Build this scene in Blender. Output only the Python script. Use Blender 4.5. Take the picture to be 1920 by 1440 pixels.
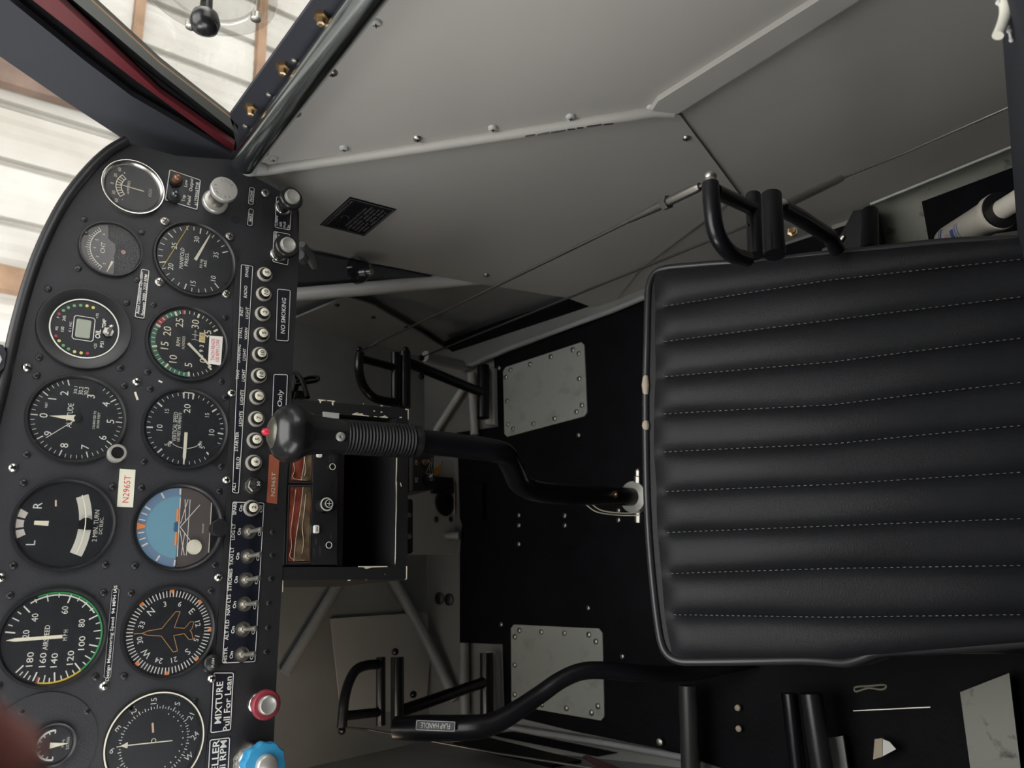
import bpy, bmesh, math, random
from mathutils import Vector, Matrix
random.seed(7)
PI = math.pi
scene = bpy.context.scene
for o in list(bpy.data.objects): bpy.data.objects.remove(o, do_unlink=True)
COL = scene.collection

# ---------------------------------------------------------------- camera, sky, exposure
F = 1443.0                                   # focal length in pixels of a 1920 wide frame
CM = Matrix(((-0.045845, -0.961487, 0.271000),
             (-0.757919, 0.210200, 0.617556),
             (-0.650736, -0.177084, -0.738365)))   # camera right, down, forward -> world
CAM = Vector((0, 0, 1.0))
cam_data = bpy.data.cameras.new('camera')
cam_data.sensor_fit = 'HORIZONTAL'; cam_data.sensor_width = 36.0
cam_data.lens = F / 1920 * 36.0
cam_data.clip_start = 0.01; cam_data.clip_end = 60
cam_data.dof.use_dof = True; cam_data.dof.focus_distance = 0.74; cam_data.dof.aperture_fstop = 11.0
cam = bpy.data.objects.new('camera', cam_data); COL.objects.link(cam)
R3 = Matrix((CM.col[0], -CM.col[1], -CM.col[2])).transposed()
cam.matrix_world = Matrix.Translation(CAM) @ R3.to_4x4()
scene.camera = cam

world = bpy.data.worlds.new('hangar_daylight'); scene.world = world; world.use_nodes = True
bg = world.node_tree.nodes['Background']
bg.inputs['Color'].default_value = (1.0, 0.99, 0.975, 1); bg.inputs['Strength'].default_value = 2.4

def area(name, loc, target, sx, sy, power, color=(1, 1, 1)):
    L = bpy.data.lights.new(name, 'AREA'); L.shape = 'RECTANGLE'; L.size = sx; L.size_y = sy; L.energy = power; L.color = color
    o = bpy.data.objects.new(name, L); COL.objects.link(o); o.location = loc
    o.rotation_euler = (Vector(target) - Vector(loc)).to_track_quat('-Z', 'Y').to_euler()
    return o
# added area light ahead and to the left, brightening the right cabin wall
area('left_fill_light', (-3.0, 2.2, 1.9), (0.3, 0.45, 0.7), 1.6, 1.6, 30, (1.0, 0.985, 0.96))

# small warm light added inside the cabin to brighten the firewall behind the left pedal
area('firewall_fill_light', (-0.20, 0.80, 0.40), (0.10, 1.06, 0.22), 0.10, 0.08, 0.09, (1.0, 0.78, 0.55))

scene.view_settings.view_transform = 'Standard'; scene.view_settings.look = 'None'
scene.view_settings.gamma = 1; scene.view_settings.use_curve_mapping = False
scene.view_settings.exposure = 1.14

# ---------------------------------------------------------------- measuring the photograph
def ray(px, py): return CM @ Vector(((px - 960) / F, (py - 720) / F, 1))
def atx(px, py, x): r = ray(px, py); return CAM + r * (x / r.x)
def aty(px, py, y): r = ray(px, py); return CAM + r * (y / r.y)
def atz(px, py, z): r = ray(px, py); return CAM + r * ((z - 1.0) / r.z)
def atd(px, py, d): return CAM + ray(px, py) * d
def atp(px, py, p, n): r = ray(px, py); return CAM + r * (n.dot(p - CAM) / n.dot(r))
PN = Vector((0, -0.978148, 0.207912)); PO = Vector((0.116982, 0.673495, 0.685282))
PU = Vector((1, 0, 0)); PV = PN.cross(PU)
PF = Matrix((PU, PV, PN)).transposed().to_4x4(); PF.translation = PO     # panel frame: right, up, towards pilot
def uv(px, py, h=0.0):
    q = atp(px, py, PO + PN * h, PN) - PO
    return (q.dot(PU), q.dot(PV))

# ---------------------------------------------------------------- materials
MATS = {}
def mat(name, col, rough=0.5, metal=0.0, bump=0.0, bscale=200.0, var=0.0, vscale=6.0, spec=0.5, coat=0.0, emis=0.0):
    m = bpy.data.materials.new(name); m.use_nodes = True; nt = m.node_tree; b = nt.nodes['Principled BSDF']
    b.inputs['Base Color'].default_value = (*col, 1); b.inputs['Roughness'].default_value = rough
    b.inputs['Metallic'].default_value = metal; b.inputs['Specular IOR Level'].default_value = spec
    b.inputs['Coat Weight'].default_value = coat
    tc = nt.nodes.new('ShaderNodeTexCoord')
    if var:
        n = nt.nodes.new('ShaderNodeTexNoise'); n.inputs['Scale'].default_value = vscale; n.inputs['Detail'].default_value = 5
        nt.links.new(tc.outputs['Object'], n.inputs['Vector'])
        r = nt.nodes.new('ShaderNodeValToRGB')
        r.color_ramp.elements[0].position = 0.3; r.color_ramp.elements[1].position = 0.7
        r.color_ramp.elements[0].color = (*[c * (1 - var) for c in col], 1); r.color_ramp.elements[1].color = (*[min(1, c * (1 + var)) for c in col], 1)
        nt.links.new(n.outputs['Fac'], r.inputs['Fac']); nt.links.new(r.outputs['Color'], b.inputs['Base Color'])
    if bump:
        n = nt.nodes.new('ShaderNodeTexNoise'); n.inputs['Scale'].default_value = bscale; n.inputs['Detail'].default_value = 3
        nt.links.new(tc.outputs['Object'], n.inputs['Vector'])
        bp = nt.nodes.new('ShaderNodeBump'); bp.inputs['Strength'].default_value = bump; bp.inputs['Distance'].default_value = 0.0006
        nt.links.new(n.outputs['Fac'], bp.inputs['Height']); nt.links.new(bp.outputs['Normal'], b.inputs['Normal'])
    if emis:
        b.inputs['Emission Color'].default_value = (*col, 1); b.inputs['Emission Strength'].default_value = emis
    MATS[name] = m; return m
def glass(name, tint=(1, 1, 1), refl=1.0, rough=0.02, ior=1.45, dirt=0.0):
    m = bpy.data.materials.new(name); m.use_nodes = True; nt = m.node_tree; nt.nodes.clear()
    out = nt.nodes.new('ShaderNodeOutputMaterial'); mx = nt.nodes.new('ShaderNodeMixShader')
    t = nt.nodes.new('ShaderNodeBsdfTransparent'); g = nt.nodes.new('ShaderNodeBsdfGlossy'); f = nt.nodes.new('ShaderNodeLayerWeight')
    t.inputs['Color'].default_value = (*tint, 1); g.inputs['Roughness'].default_value = rough
    pw = nt.nodes.new('ShaderNodeMath'); pw.operation = 'POWER'; pw.inputs[1].default_value = 4.5
    ml = nt.nodes.new('ShaderNodeMath'); ml.operation = 'MULTIPLY_ADD'; r0 = ((ior - 1) / (ior + 1)) ** 2; ml.inputs[1].default_value = 1 - r0; ml.inputs[2].default_value = r0
    f.inputs['Blend'].default_value = 0.5; nt.links.new(f.outputs['Facing'], pw.inputs[0]); nt.links.new(pw.outputs[0], ml.inputs[0])
    g.inputs['Color'].default_value = (refl, refl, refl, 1)
    nt.links.new(ml.outputs[0], mx.inputs['Fac']); nt.links.new(t.outputs[0], mx.inputs[1]); nt.links.new(g.outputs[0], mx.inputs[2])
    last = mx
    if dirt:
        tc = nt.nodes.new('ShaderNodeTexCoord'); n = nt.nodes.new('ShaderNodeTexNoise'); n.inputs['Scale'].default_value = 160
        n.inputs['Detail'].default_value = 6; r = nt.nodes.new('ShaderNodeValToRGB')
        r.color_ramp.elements[0].position = 0.62; r.color_ramp.elements[1].position = 0.75
        r.color_ramp.elements[1].color = (dirt, dirt, dirt, 1)
        d = nt.nodes.new('ShaderNodeBsdfDiffuse'); m2 = nt.nodes.new('ShaderNodeMixShader')
        nt.links.new(tc.outputs['Object'], n.inputs['Vector']); nt.links.new(n.outputs['Fac'], r.inputs['Fac'])
        nt.links.new(r.outputs['Color'], m2.inputs['Fac']); nt.links.new(mx.outputs[0], m2.inputs[1]); nt.links.new(d.outputs[0], m2.inputs[2]); last = m2
    nt.links.new(last.outputs[0], out.inputs['Surface']); MATS[name] = m; return m

panel_m = mat('black_crinkle_paint', (0.021, 0.022, 0.026), 0.55, bump=0.5, bscale=1400, var=0.12, vscale=14)
strip_m = mat('black_satin_paint', (0.018, 0.018, 0.020), 0.45, bump=0.35, bscale=900)
bezel_m = mat('black_bezel', (0.014, 0.014, 0.016), 0.38)
face_m = mat('dial_black', (0.008, 0.009, 0.013), 0.5)
white_m = mat('dial_white', (0.72, 0.72, 0.66), 0.6)
cream_m = mat('cream_paint', (0.74, 0.70, 0.56), 0.6)
placard_m = mat('placard_black', (0.006, 0.007, 0.014), 0.4)
green_m = mat('dial_green', (0.03, 0.30, 0.09), 0.6)
dgreen_m = mat('dial_dark_green', (0.04, 0.16, 0.10), 0.6)
red_m = mat('dial_red', (0.33, 0.04, 0.05), 0.6)
yellow_m = mat('dial_yellow', (0.70, 0.50, 0.06), 0.6)
orange_m = mat('dial_orange', (0.80, 0.25, 0.07), 0.6)
sky_m = mat('horizon_blue', (0.16, 0.34, 0.44), 0.6)
skyd_m = mat('horizon_ring_blue', (0.15, 0.24, 0.36), 0.6)
brown_m = mat('horizon_brown', (0.085, 0.072, 0.068), 0.6)
chrome_m = mat('bright_metal', (0.78, 0.76, 0.71), 0.22, 1.0)
steel_m = mat('dull_steel', (0.50, 0.48, 0.44), 0.38, 1.0, bump=0.2, bscale=500)
brass_m = mat('brass', (0.62, 0.45, 0.27), 0.3, 1.0)
dscrew_m = mat('blackened_screw', (0.02, 0.02, 0.021), 0.35)
grey_m = mat('grey_paint', (0.45, 0.45, 0.435), 0.42, var=0.06, vscale=5, bump=0.08, bscale=60)
greyw_m = mat('grey_wall_paint', (0.42, 0.405, 0.38), 0.50, var=0.05, vscale=4, bump=0.06, bscale=30)
greyd_m = mat('grey_sheet', (0.27, 0.28, 0.28), 0.5, var=0.12, vscale=9)
plate_m = mat('inspection_plate_grey', (0.34, 0.355, 0.325), 0.5, var=0.16, vscale=18)
gloss_m = mat('black_gloss_tube', (0.005, 0.005, 0.007), 0.28, coat=0.1, spec=0.35)
stick_m = mat('black_tube_paint', (0.006, 0.006, 0.008), 0.3, bump=0.1, bscale=300, spec=0.35)
rubber_m = mat('black_rubber', (0.010, 0.010, 0.011), 0.45, spec=0.35)
vinyl_m = mat('black_vinyl', (0.0135, 0.014, 0.016), 0.46, bump=0.55, bscale=750, var=0.10, vscale=10, spec=0.22)
pipe_m = mat('black_vinyl_piping', (0.028, 0.028, 0.03), 0.33)
thread_m = mat('grey_thread', (0.15, 0.15, 0.145), 0.7)
carpet_m = mat('black_floor_mat', (0.0028, 0.003, 0.0045), 0.6, bump=0.8, bscale=160, var=0.4, vscale=30, spec=0.10)
band_m = mat('black_fabric_post', (0.020, 0.022, 0.031), 0.75, bump=0.2, bscale=300)
redskin_m = mat('red_skin', (0.10, 0.012, 0.018), 0.35)
redk_m = mat('red_anodised', (0.26, 0.035, 0.05), 0.38)
bluek_m = mat('blue_plastic', (0.04, 0.28, 0.52), 0.35)
blackk_m = mat('black_plastic', (0.012, 0.012, 0.013), 0.25)
silver_m = mat('silver_plate', (0.55, 0.54, 0.50), 0.33, 0.6)
lens_amber = mat('amber_lens', (0.14, 0.06, 0.03), 0.15, coat=0.5)
lens_dark = mat('dark_lens', (0.02, 0.025, 0.025), 0.12, coat=0.5)
lcd_m = mat('lcd_grey', (0.30, 0.33, 0.27), 0.4)
film_m = mat('orange_film', (0.17, 0.040, 0.024), 0.2, var=0.8, vscale=45, coat=0.5, bump=1.0, bscale=120)
filmd_m = mat('olive_film', (0.12, 0.085, 0.05), 0.22, var=0.8, vscale=60, coat=0.5, bump=1.0, bscale=120)
filml_m = mat('film_crease', (0.42, 0.32, 0.22), 0.3, var=0.6, vscale=80)
paper_m = mat('white_paper', (0.78, 0.77, 0.72), 0.7)
sticker_m = mat('cream_sticker', (0.74, 0.72, 0.58), 0.6)
orangelab_m = mat('orange_embossed_tape', (0.34, 0.10, 0.055), 0.4)
redtext_m = mat('red_lettering', (0.60, 0.05, 0.08), 0.6)
bluetext_m = mat('blue_lettering', (0.06, 0.09, 0.28), 0.6)
wrust_m = mat('rusty_wood', (0.30, 0.19, 0.12), 0.8, var=0.3, vscale=8)
wbrown_m = mat('brown_wood', (0.16, 0.11, 0.085), 0.8, var=0.4, vscale=6)
skin_m = mat('skin', (0.42, 0.15, 0.12), 0.5)
tubew_m = mat('bottle_white', (0.62, 0.58, 0.50), 0.45, var=0.06, vscale=20)
tan_m = mat('tan_plastic', (0.42, 0.34, 0.24), 0.5)
seatback_m = mat('dark_fabric', (0.014, 0.016, 0.024), 0.8)
glass_m = glass('instrument_glass', refl=0.28, rough=0.30)
pane_m = glass('window_perspex', (0.97, 0.97, 0.96), dirt=0.12)
vent_m = glass('vent_perspex', (0.90, 0.90, 0.89), rough=0.06, ior=1.7, dirt=0.1)

def stained(name, col, dcol, scale, lo, hi):
    m = mat(name, col, 0.6, bump=0.2, bscale=200); nt = m.node_tree; b = nt.nodes['Principled BSDF']
    tc = nt.nodes.new('ShaderNodeTexCoord'); n = nt.nodes.new('ShaderNodeTexNoise'); n.inputs['Scale'].default_value = scale; n.inputs['Detail'].default_value = 8
    r = nt.nodes.new('ShaderNodeValToRGB'); r.color_ramp.elements[0].position = lo; r.color_ramp.elements[1].position = hi
    r.color_ramp.elements[0].color = (*dcol, 1); r.color_ramp.elements[1].color = (*col, 1)
    nt.links.new(tc.outputs['Object'], n.inputs['Vector']); nt.links.new(n.outputs['Fac'], r.inputs['Fac']); nt.links.new(r.outputs['Color'], b.inputs['Base Color'])
    return m
floor_m = mat('grey_floor', (0.20, 0.20, 0.19), 0.55, var=0.1, vscale=8)
dirty_m = stained('grey_floor_with_dirt', (0.25, 0.25, 0.215), (0.05, 0.05, 0.045), 60, 0.30, 0.42)
plate_m = stained('scuffed_inspection_plate', (0.30, 0.315, 0.285), (0.23, 0.235, 0.21), 30, 0.30, 0.45)
hang_m = stained('whitewashed_cladding', (0.56, 0.55, 0.52), (0.42, 0.40, 0.36), 2.2, 0.35, 0.6)

# ---------------------------------------------------------------- mesh gathering
class G:
    def __init__(s): s.v = []; s.f = []; s.sm = []
    def add(s, vs, fs, smooth=False):
        n = len(s.v); s.v += [Vector(a) for a in vs]; s.f += [tuple(i + n for i in f) for f in fs]; s.sm += [smooth] * len(fs); return s
    def box(s, x0, x1, y0, y1, z0, z1, b=0.0):
        if b:
            P = [(x0 + b, y0), (x1 - b, y0), (x1, y0 + b), (x1, y1 - b), (x1 - b, y1), (x0 + b, y1), (x0, y1 - b), (x0, y0 + b)]
            k = b * 0.6
            Q = [(min(max(x, x0 + k), x1 - k), min(max(y, y0 + k), y1 - k)) for x, y in P]
            rings = [[(*p, z0) for p in P], [(*p, z1 - k) for p in P], [(*p, z1) for p in Q]]
            return s.rings(rings, True, caps=True)
        v = [(x, y, z) for z in (z0, z1) for x, y in ((x0, y0), (x1, y0), (x1, y1), (x0, y1))]
        return s.add(v, [(3, 2, 1, 0), (4, 5, 6, 7), (0, 1, 5, 4), (1, 2, 6, 5), (2, 3, 7, 6), (3, 0, 4, 7)])
    def rings(s, rings, closed=True, caps=True, smooth=False):
        n = len(rings[0]); vs = [p for r in rings for p in r]; fs = []
        for i in range(len(rings) - 1):
            for j in range(n if closed else n - 1):
                a = i * n + j; b = i * n + (j + 1) % n; fs.append((a, b, b + n, a + n))
        s.add(vs, fs, smooth)
        if caps:
            m = len(s.v) - len(vs)
            s.f.append(tuple(m + i for i in reversed(range(n)))); s.sm.append(False)
            k = m + (len(rings) - 1) * n; s.f.append(tuple(k + i for i in range(n))); s.sm.append(False)
        return s
    def lathe(s, prof, c=(0, 0, 0), ax=(0, 0, 1), seg=32, smooth=True, lobes=0, amp=0.0):
        c = Vector(c); ax = Vector(ax).normalized(); a = ax.orthogonal().normalized(); b = ax.cross(a); rg = []
        for z, r in prof:
            rg.append([c + ax * z + (a * math.cos(t) + b * math.sin(t)) * (r * (1 + (amp * math.cos(lobes * t) if lobes else 0))) for t in [2 * PI * k / seg for k in range(seg)]])
        return s.rings(rg, True, True, smooth)
    def disc(s, c, r, z, seg=40, h=0.0004): return s.lathe([(0, r), (h, r)], (c[0], c[1], z), seg=seg, smooth=False)
    def ring(s, c, r0, r1, z0, z1, seg=48):
        rg = [[(c[0] + r * math.cos(t), c[1] + r * math.sin(t), z) for t in [2 * PI * k / seg for k in range(seg)]] for r, z in ((r1, z0), (r1, z1), (r0, z1), (r0, z0), (r1, z0))]
        return s.rings(rg, True, False)
    def arc(s, c, r0, r1, a0, a1, z, seg=None):              # clock angles in degrees
        seg = seg or max(4, int(abs(a1 - a0) / 5)); v = []; f = []
        for i in range(seg + 1):
            a = math.radians(a0 + (a1 - a0) * i / seg)
            for r in (r0, r1): v.append((c[0] + r * math.sin(a), c[1] + r * math.cos(a), z))
        for i in range(seg): f.append((2 * i, 2 * i + 2, 2 * i + 3, 2 * i + 1))
        return s.add(v, f)
    def tick(s, c, r0, r1, a, w, z, w2=None):
        a = math.radians(a); d = Vector((math.sin(a), math.cos(a), 0)); n = Vector((d.y, -d.x, 0)); c = Vector((c[0], c[1], z)); w2 = w if w2 is None else w2
        return s.add([c + d * r0 - n * w / 2, c + d * r0 + n * w / 2, c + d * r1 + n * w2 / 2, c + d * r1 - n * w2 / 2], [(3, 2, 1, 0)])
    def line(s, p, q, w, z):
        p = Vector((p[0], p[1], z)); q = Vector((q[0], q[1], z)); d = (q - p).normalized(); n = Vector((-d.y, d.x, 0)) * w / 2
        return s.add([p - n, q - n, q + n, p + n], [(0, 1, 2, 3)])
    def poly(s, pts, w, z, close=True):
        k = len(pts)
        for i in range(k if close else k - 1): s.line(pts[i], pts[(i + 1) % k], w, z)
        return s
    def prism(s, pts, z0, z1):                                # pts in local xy
        return s.rings([[(x, y, z0) for x, y in pts], [(x, y, z1) for x, y in pts]], True, True)
    def slab(s, pts, n, t):                                   # pts in 3D, pushed back along -n by t
        n = Vector(n).normalized(); return s.rings([[Vector(p) - n * t for p in pts], [Vector(p) for p in pts]], True, True)
    def tube(s, pts, r, seg=14, smooth=True, sub=0):
        P = [Vector(p) for p in pts]; R = r if isinstance(r, (list, tuple)) else [r] * len(P)
        if sub:
            Q = []; RR = []
            for i in range(len(P) - 1):
                p0 = P[max(i - 1, 0)]; p1 = P[i]; p2 = P[i + 1]; p3 = P[min(i + 2, len(P) - 1)]
                for k in range(sub):
                    t = k / sub; Q.append(0.5 * ((2 * p1) + (p2 - p0) * t + (2 * p0 - 5 * p1 + 4 * p2 - p3) * t * t + (3 * p1 - p0 - 3 * p2 + p3) * t ** 3)); RR.append(R[i] * (1 - t) + R[i + 1] * t)
            Q.append(P[-1]); RR.append(R[-1]); P, R = Q, RR
        d0 = (P[1] - P[0]).normalized(); nrm = d0.orthogonal().normalized(); rg = []
        for i, p in enumerate(P):
            d = (P[min(i + 1, len(P) - 1)] - P[max(i - 1, 0)]).normalized()
            nrm = (nrm - d * nrm.dot(d)).normalized(); b = d.cross(nrm)
            rg.append([p + (nrm * math.cos(t) + b * math.sin(t)) * R[i] for t in [2 * PI * k / seg for k in range(seg)]])
        return s.rings(rg, True, True, smooth)
    def ball(s, c, r, seg=14, sq=(1, 1, 1)):
        rg = []
        for i in range(1, seg // 2 * 2):
            a = PI * i / (seg // 2 * 2); rg.append([(c[0] + r * sq[0] * math.sin(a) * math.cos(t), c[1] + r * sq[1] * math.sin(a) * math.sin(t), c[2] - r * sq[2] * math.cos(a)) for t in [2 * PI * k / seg for k in range(seg)]])
        return s.rings(rg, True, True, True)
    def dome(s, c, r, h, z, seg=18):
        return s.lathe([(0, r), (h * 0.45, r * 0.92), (h * 0.8, r * 0.62), (h, r * 0.2)], (c[0], c[1], z), seg=seg)
    def text(s, t, u, v, h, z, w=None, rot=0.0, bold=0.0, shear=0.0, al='C'):   # h: cap height
        M, W = glyphs(t, bold); k = h / CAPH; kx = k
        if w: kx = w / W
        a = math.radians(rot); ca, sa = math.cos(a), math.sin(a); off = {'C': -W / 2, 'L': 0, 'R': -W}[al]
        vs = []
        for p in M[0]:
            y = (p[1] - CAPH / 2) * k; x = (p[0] + off) * kx + shear * y
            vs.append((u + x * ca - y * sa, v + x * sa + y * ca, z))
        return s.add(vs, M[1])
_gl = {}
def glyphs(t, bold):
    if (t, bold) in _gl: return _gl[(t, bold)]
    c = bpy.data.curves.new('t', 'FONT'); c.body = t; c.size = 1; c.resolution_u = 2; c.offset = bold; c.fill_mode = 'FRONT'
    o = bpy.data.objects.new('t', c); COL.objects.link(o)
    dg = bpy.context.evaluated_depsgraph_get(); dg.update(); me = bpy.data.meshes.new_from_object(o.evaluated_get(dg))
    V = [tuple(x.co) for x in me.vertices]; Fc = [tuple(p.vertices) for p in me.polygons]
    bpy.data.objects.remove(o, do_unlink=True); bpy.data.curves.remove(c); bpy.data.meshes.remove(me)
    x0 = min(p[0] for p in V); x1 = max(p[0] for p in V)
    V = [(p[0] - x0, p[1]) for p in V]; _gl[(t, bold)] = ((V, Fc), x1 - x0); return _gl[(t, bold)]
CAPH = 0.7
_h = glyphs('H', 0)[0][0]; CAPH = max(p[1] for p in _h)

MW = {}
def tag(o, label=None, cat=None, group=None, kind=None):
    if label: o['label'] = label
    if cat: o['category'] = cat
    if group: o['group'] = group
    if kind: o['kind'] = kind
    return o
def thing(name, label, cat, M, group=None):
    o = bpy.data.objects.new(name, None); COL.objects.link(o); o.empty_display_size = 0.01
    if not isinstance(M, Matrix): M = Matrix.Translation(Vector(M))
    o.matrix_world = M; MW[o.name] = M; return tag(o, label, cat, group)
def part(name, g, m, parent=None, world=False, M=None, label=None):
    """one mesh object; geometry is local to its parent, or in world coordinates when world is set"""
    if parent is not None and world:
        I = MW[parent.name].inverted(); vs = [I @ v for v in g.v]
    elif parent is None and M is not None:
        vs = g.v
    elif parent is None:
        c = sum(g.v, Vector()) / len(g.v); M = Matrix.Translation((c.x, c.y, min(v.z for v in g.v))); I = M.inverted(); vs = [I @ v for v in g.v]
    else: vs = g.v
    me = bpy.data.meshes.new(name); me.from_pydata([tuple(v) for v in vs], [], g.f); me.materials.append(m)
    me.polygons.foreach_set('use_smooth', g.sm); me.update()
    if any(g.sm): me.set_sharp_from_angle(angle=math.radians(50))
    o = bpy.data.objects.new(name, me); COL.objects.link(o)
    if parent is not None: o.parent = parent; MW[o.name] = MW[parent.name]
    else: o.matrix_world = M; MW[o.name] = M
    if label: o['label'] = label
    return o
def single(name, g, m, label, cat, group=None, M=None): return tag(part(name, g, m, None, M=M), label, cat, group)
def struct(name, g, m): return tag(part(name, g, m), kind='structure')
def pframe(u, v, w=0.0): return PF @ Matrix.Translation((u, v, w))
def flip(g):                                                     # recalculate outward normals later
    return g
# ================================================================= THE CABIN SHELL
XW = 0.455                                                       # inner face of the right side
def quadpx(pts, f): return [f(*p) for p in pts]
g = G().box(-0.30, 0.56, -1.0, 1.06, -0.02, 0.0); struct('floor', g, floor_m)
g = G().box(-0.30, 0.56, 1.06, 1.08, 0.0, 0.60); struct('wall_front', g, greyd_m)
g = G().box(0.486, 0.50, -1.0, 1.06, 0.0, 0.62); struct('wall_right', g, greyd_m)
g = G().box(-0.245, -0.225, -1.0, 1.06, 0.0, 0.66); struct('wall_left', g, greyd_m)
g = G().box(-0.245, 0.56, -1.0, -0.98, 0.0, 1.3); struct('wall_back', g, greyd_m)
g = G().box(-0.245, 0.56, -1.0, 0.20, 1.3, 1.32); struct('ceiling', g, greyd_m)
g = G().box(-0.245, -0.225, 0.62, 1.06, 0.66, 0.80); struct('wall_left_front', g, greyd_m)
# left cabin side above the sill, behind the open door
g = G().box(-0.245, -0.225, -1.0, 0.22, 0.66, 1.3); struct('wall_left_rear', g, greyd_m)
g = G().box(0.486, 0.50, -1.0, 0.10, 0.62, 1.3); struct('wall_right_rear', g, greyd_m)

RX = lambda px, py: atx(px, py, XW)
# upper side panel, kick panel, rear side panel: sheet aluminium on the cabin tubes
up = quadpx([(470, 300), (560, 190), (723, 0), (900, -160), (1700, -160), (1537, 0), (1385, 93), (1234, 190), (1222, 208), (1000, 238), (700, 285), (500, 315)], RX)
g = G().slab(up, (-1, 0, 0), 0.004)
upper = thing('side_panel', 'upper light grey cabin side panel screwed on above the long moulding', 'side panel', RX(900, 200))
part('sheet', g, greyw_m, upper, True)
def screw_at(p, n, r, m, parent, name='screw'):
    g = G(); g.lathe([(-0.0005, r), (r * 0.25, r * 0.93), (r * 0.5, r * 0.55), (r * 0.56, r * 0.15)], p, n, seg=14)
    o = part(name, g, m, parent, True)
    k = G(); n = Vector(n).normalized(); a = n.orthogonal().normalized(); b = n.cross(a); c = Vector(p) + n * r * 0.60
    for d, e in ((a, b), (b, a)):
        k.add([c - d * r * .5 - e * r * .1, c + d * r * .5 - e * r * .1, c + d * r * .5 + e * r * .1, c - d * r * .5 + e * r * .1], [(0, 1, 2, 3)])
    part('cross_slot', k, dscrew_m, o, False) if False else None
    kk = G(); I = MW[parent.name].inverted(); kk.v = [I @ v for v in k.v]; kk.f = k.f; kk.sm = k.sm
    part('cross_slot', kk, dscrew_m, o)
    return o
for i, (x, y) in enumerate([(705, 43), (623, 136), (555, 213), (495, 286), (513, 297), (645, 278), (783, 260), (924, 240), (1070, 219), (1221, 202)]):
    screw_at(atx(x, y, XW - 0.0005), (-1, 0, 0), 0.0050, steel_m if i in (1, 2, 3, 6) else grey_m, upper)

kp = quadpx([(470, 322), (700, 290), (1000, 246), (1258, 212), (1275, 216), (1387, 366), (1300, 430), (1200, 505), (1138, 586), (1061, 558), (879, 529), (678, 489), (566, 460), (520, 345)], lambda a, b: atx(a, b, XW + 0.003))
kick = thing('kick_panel', 'grey kick panel below the long moulding, the one carrying the small black placard', 'side panel', RX(900, 400))
part('sheet', G().slab(kp, (-1, 0, 0), 0.003), greyw_m, kick, True)
for x, y in ((1287, 259), (912, 516)): screw_at(atx(x, y, XW + 0.0022), (-1, 0, 0), 0.0042, steel_m, kick)

rp = quadpx([(1268, 214), (1610, 0), (1800, -120), (2100, -120), (2100, 188), (1907, 269), (1632, 383), (1560, 470), (1380, 560), (1138, 588), (1200, 500), (1300, 425), (1388, 364)], lambda a, b: atx(a, b, XW + 0.006))
rear = single('side_panel', G().slab(rp, (-1, 0, 0), 0.003), greyw_m, 'large grey rear side panel behind the seat pedals, dim towards its rear edge', 'side panel')
# raised folded strip between upper and rear panels
sp = quadpx([(1234, 190), (1540, -2), (1700, -105), (1790, -120), (1612, 0), (1440, 108), (1270, 214), (1222, 208)], lambda a, b: atx(a, b, XW - 0.006))
g = G().slab(sp, (-1, 0, 0), 0.010)
single('door_sill_strip', g, greyw_m, 'narrow raised light grey strip running back and up from the moulding corner', 'strip')
# long moulding (painted tube) from panel corner to the strip
pts = [atx(x, y, XW - 0.002) for x, y in ((470, 322), (560, 310), (700, 290), (860, 266), (1000, 245), (1130, 224), (1225, 209), (1262, 211))]
mould = thing('moulding_tube', 'long pale grey painted moulding tube with scuffed paint along the side wall', 'tube', pts[3])
part('tube', G().tube(pts, 0.0060, 12), greyw_m, mould, True)
g = G()
for a, b in ((985, 1003), (1008, 1030), (1033, 1060), (1064, 1078), (1082, 1094), (1100, 1128), (1132, 1150)):
    y = lambda x: 262 - (x - 985) * 0.152 - 6 + random.uniform(-1, 1)
    p = atx(a, y(a), XW - 0.0082); q = atx(b, y(b), XW - 0.0082); g.tube([p, q], 0.0008, 5)
part('paint_chip', g, dscrew_m, mould, True, label='dark scuff marks where the paint is worn')
# corner gusset where moulding, sill tube and panel meet
g = G(); c = atx(464, 312, XW - 0.004); g.ball(c, 0.013, 14, (0.9, 1.1, 0.9)); g.tube([c, atx(500, 318, XW - 0.004)], [0.011, 0.006], 12)
single('weld_joint', g, grey_m, 'lumpy grey welded joint at the top right corner of the instrument panel', 'joint')

# rear seam edge line below the kick panel and floor edge trims
def seam(name, pts, r, m, label, f): return single(name, G().tube([f(*p) for p in pts], r, 8), m, label, 'trim')
seam('edge_trim', [(1632, 383), (1770, 327), (1907, 271), (2000, 232)], 0.0018, grey_m, 'thin pale metal edge above the dirty floor at the rear right', lambda a, b: atx(a, b, XW + 0.002))
seam('floor_longeron', [(862, 694), (950, 655), (1060, 614), (1145, 583), (1210, 556)], 0.0050, greyd_m, 'grey tube along the right edge of the black floor mat', lambda a, b: atz(a, b, 0.012))
seam('floor_longeron', [(940, 1362), (1050, 1380), (1160, 1398), (1300, 1424)], 0.0045, greyd_m, 'grey tube along the left edge of the black floor mat', lambda a, b: atz(a, b, 0.012))

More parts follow.
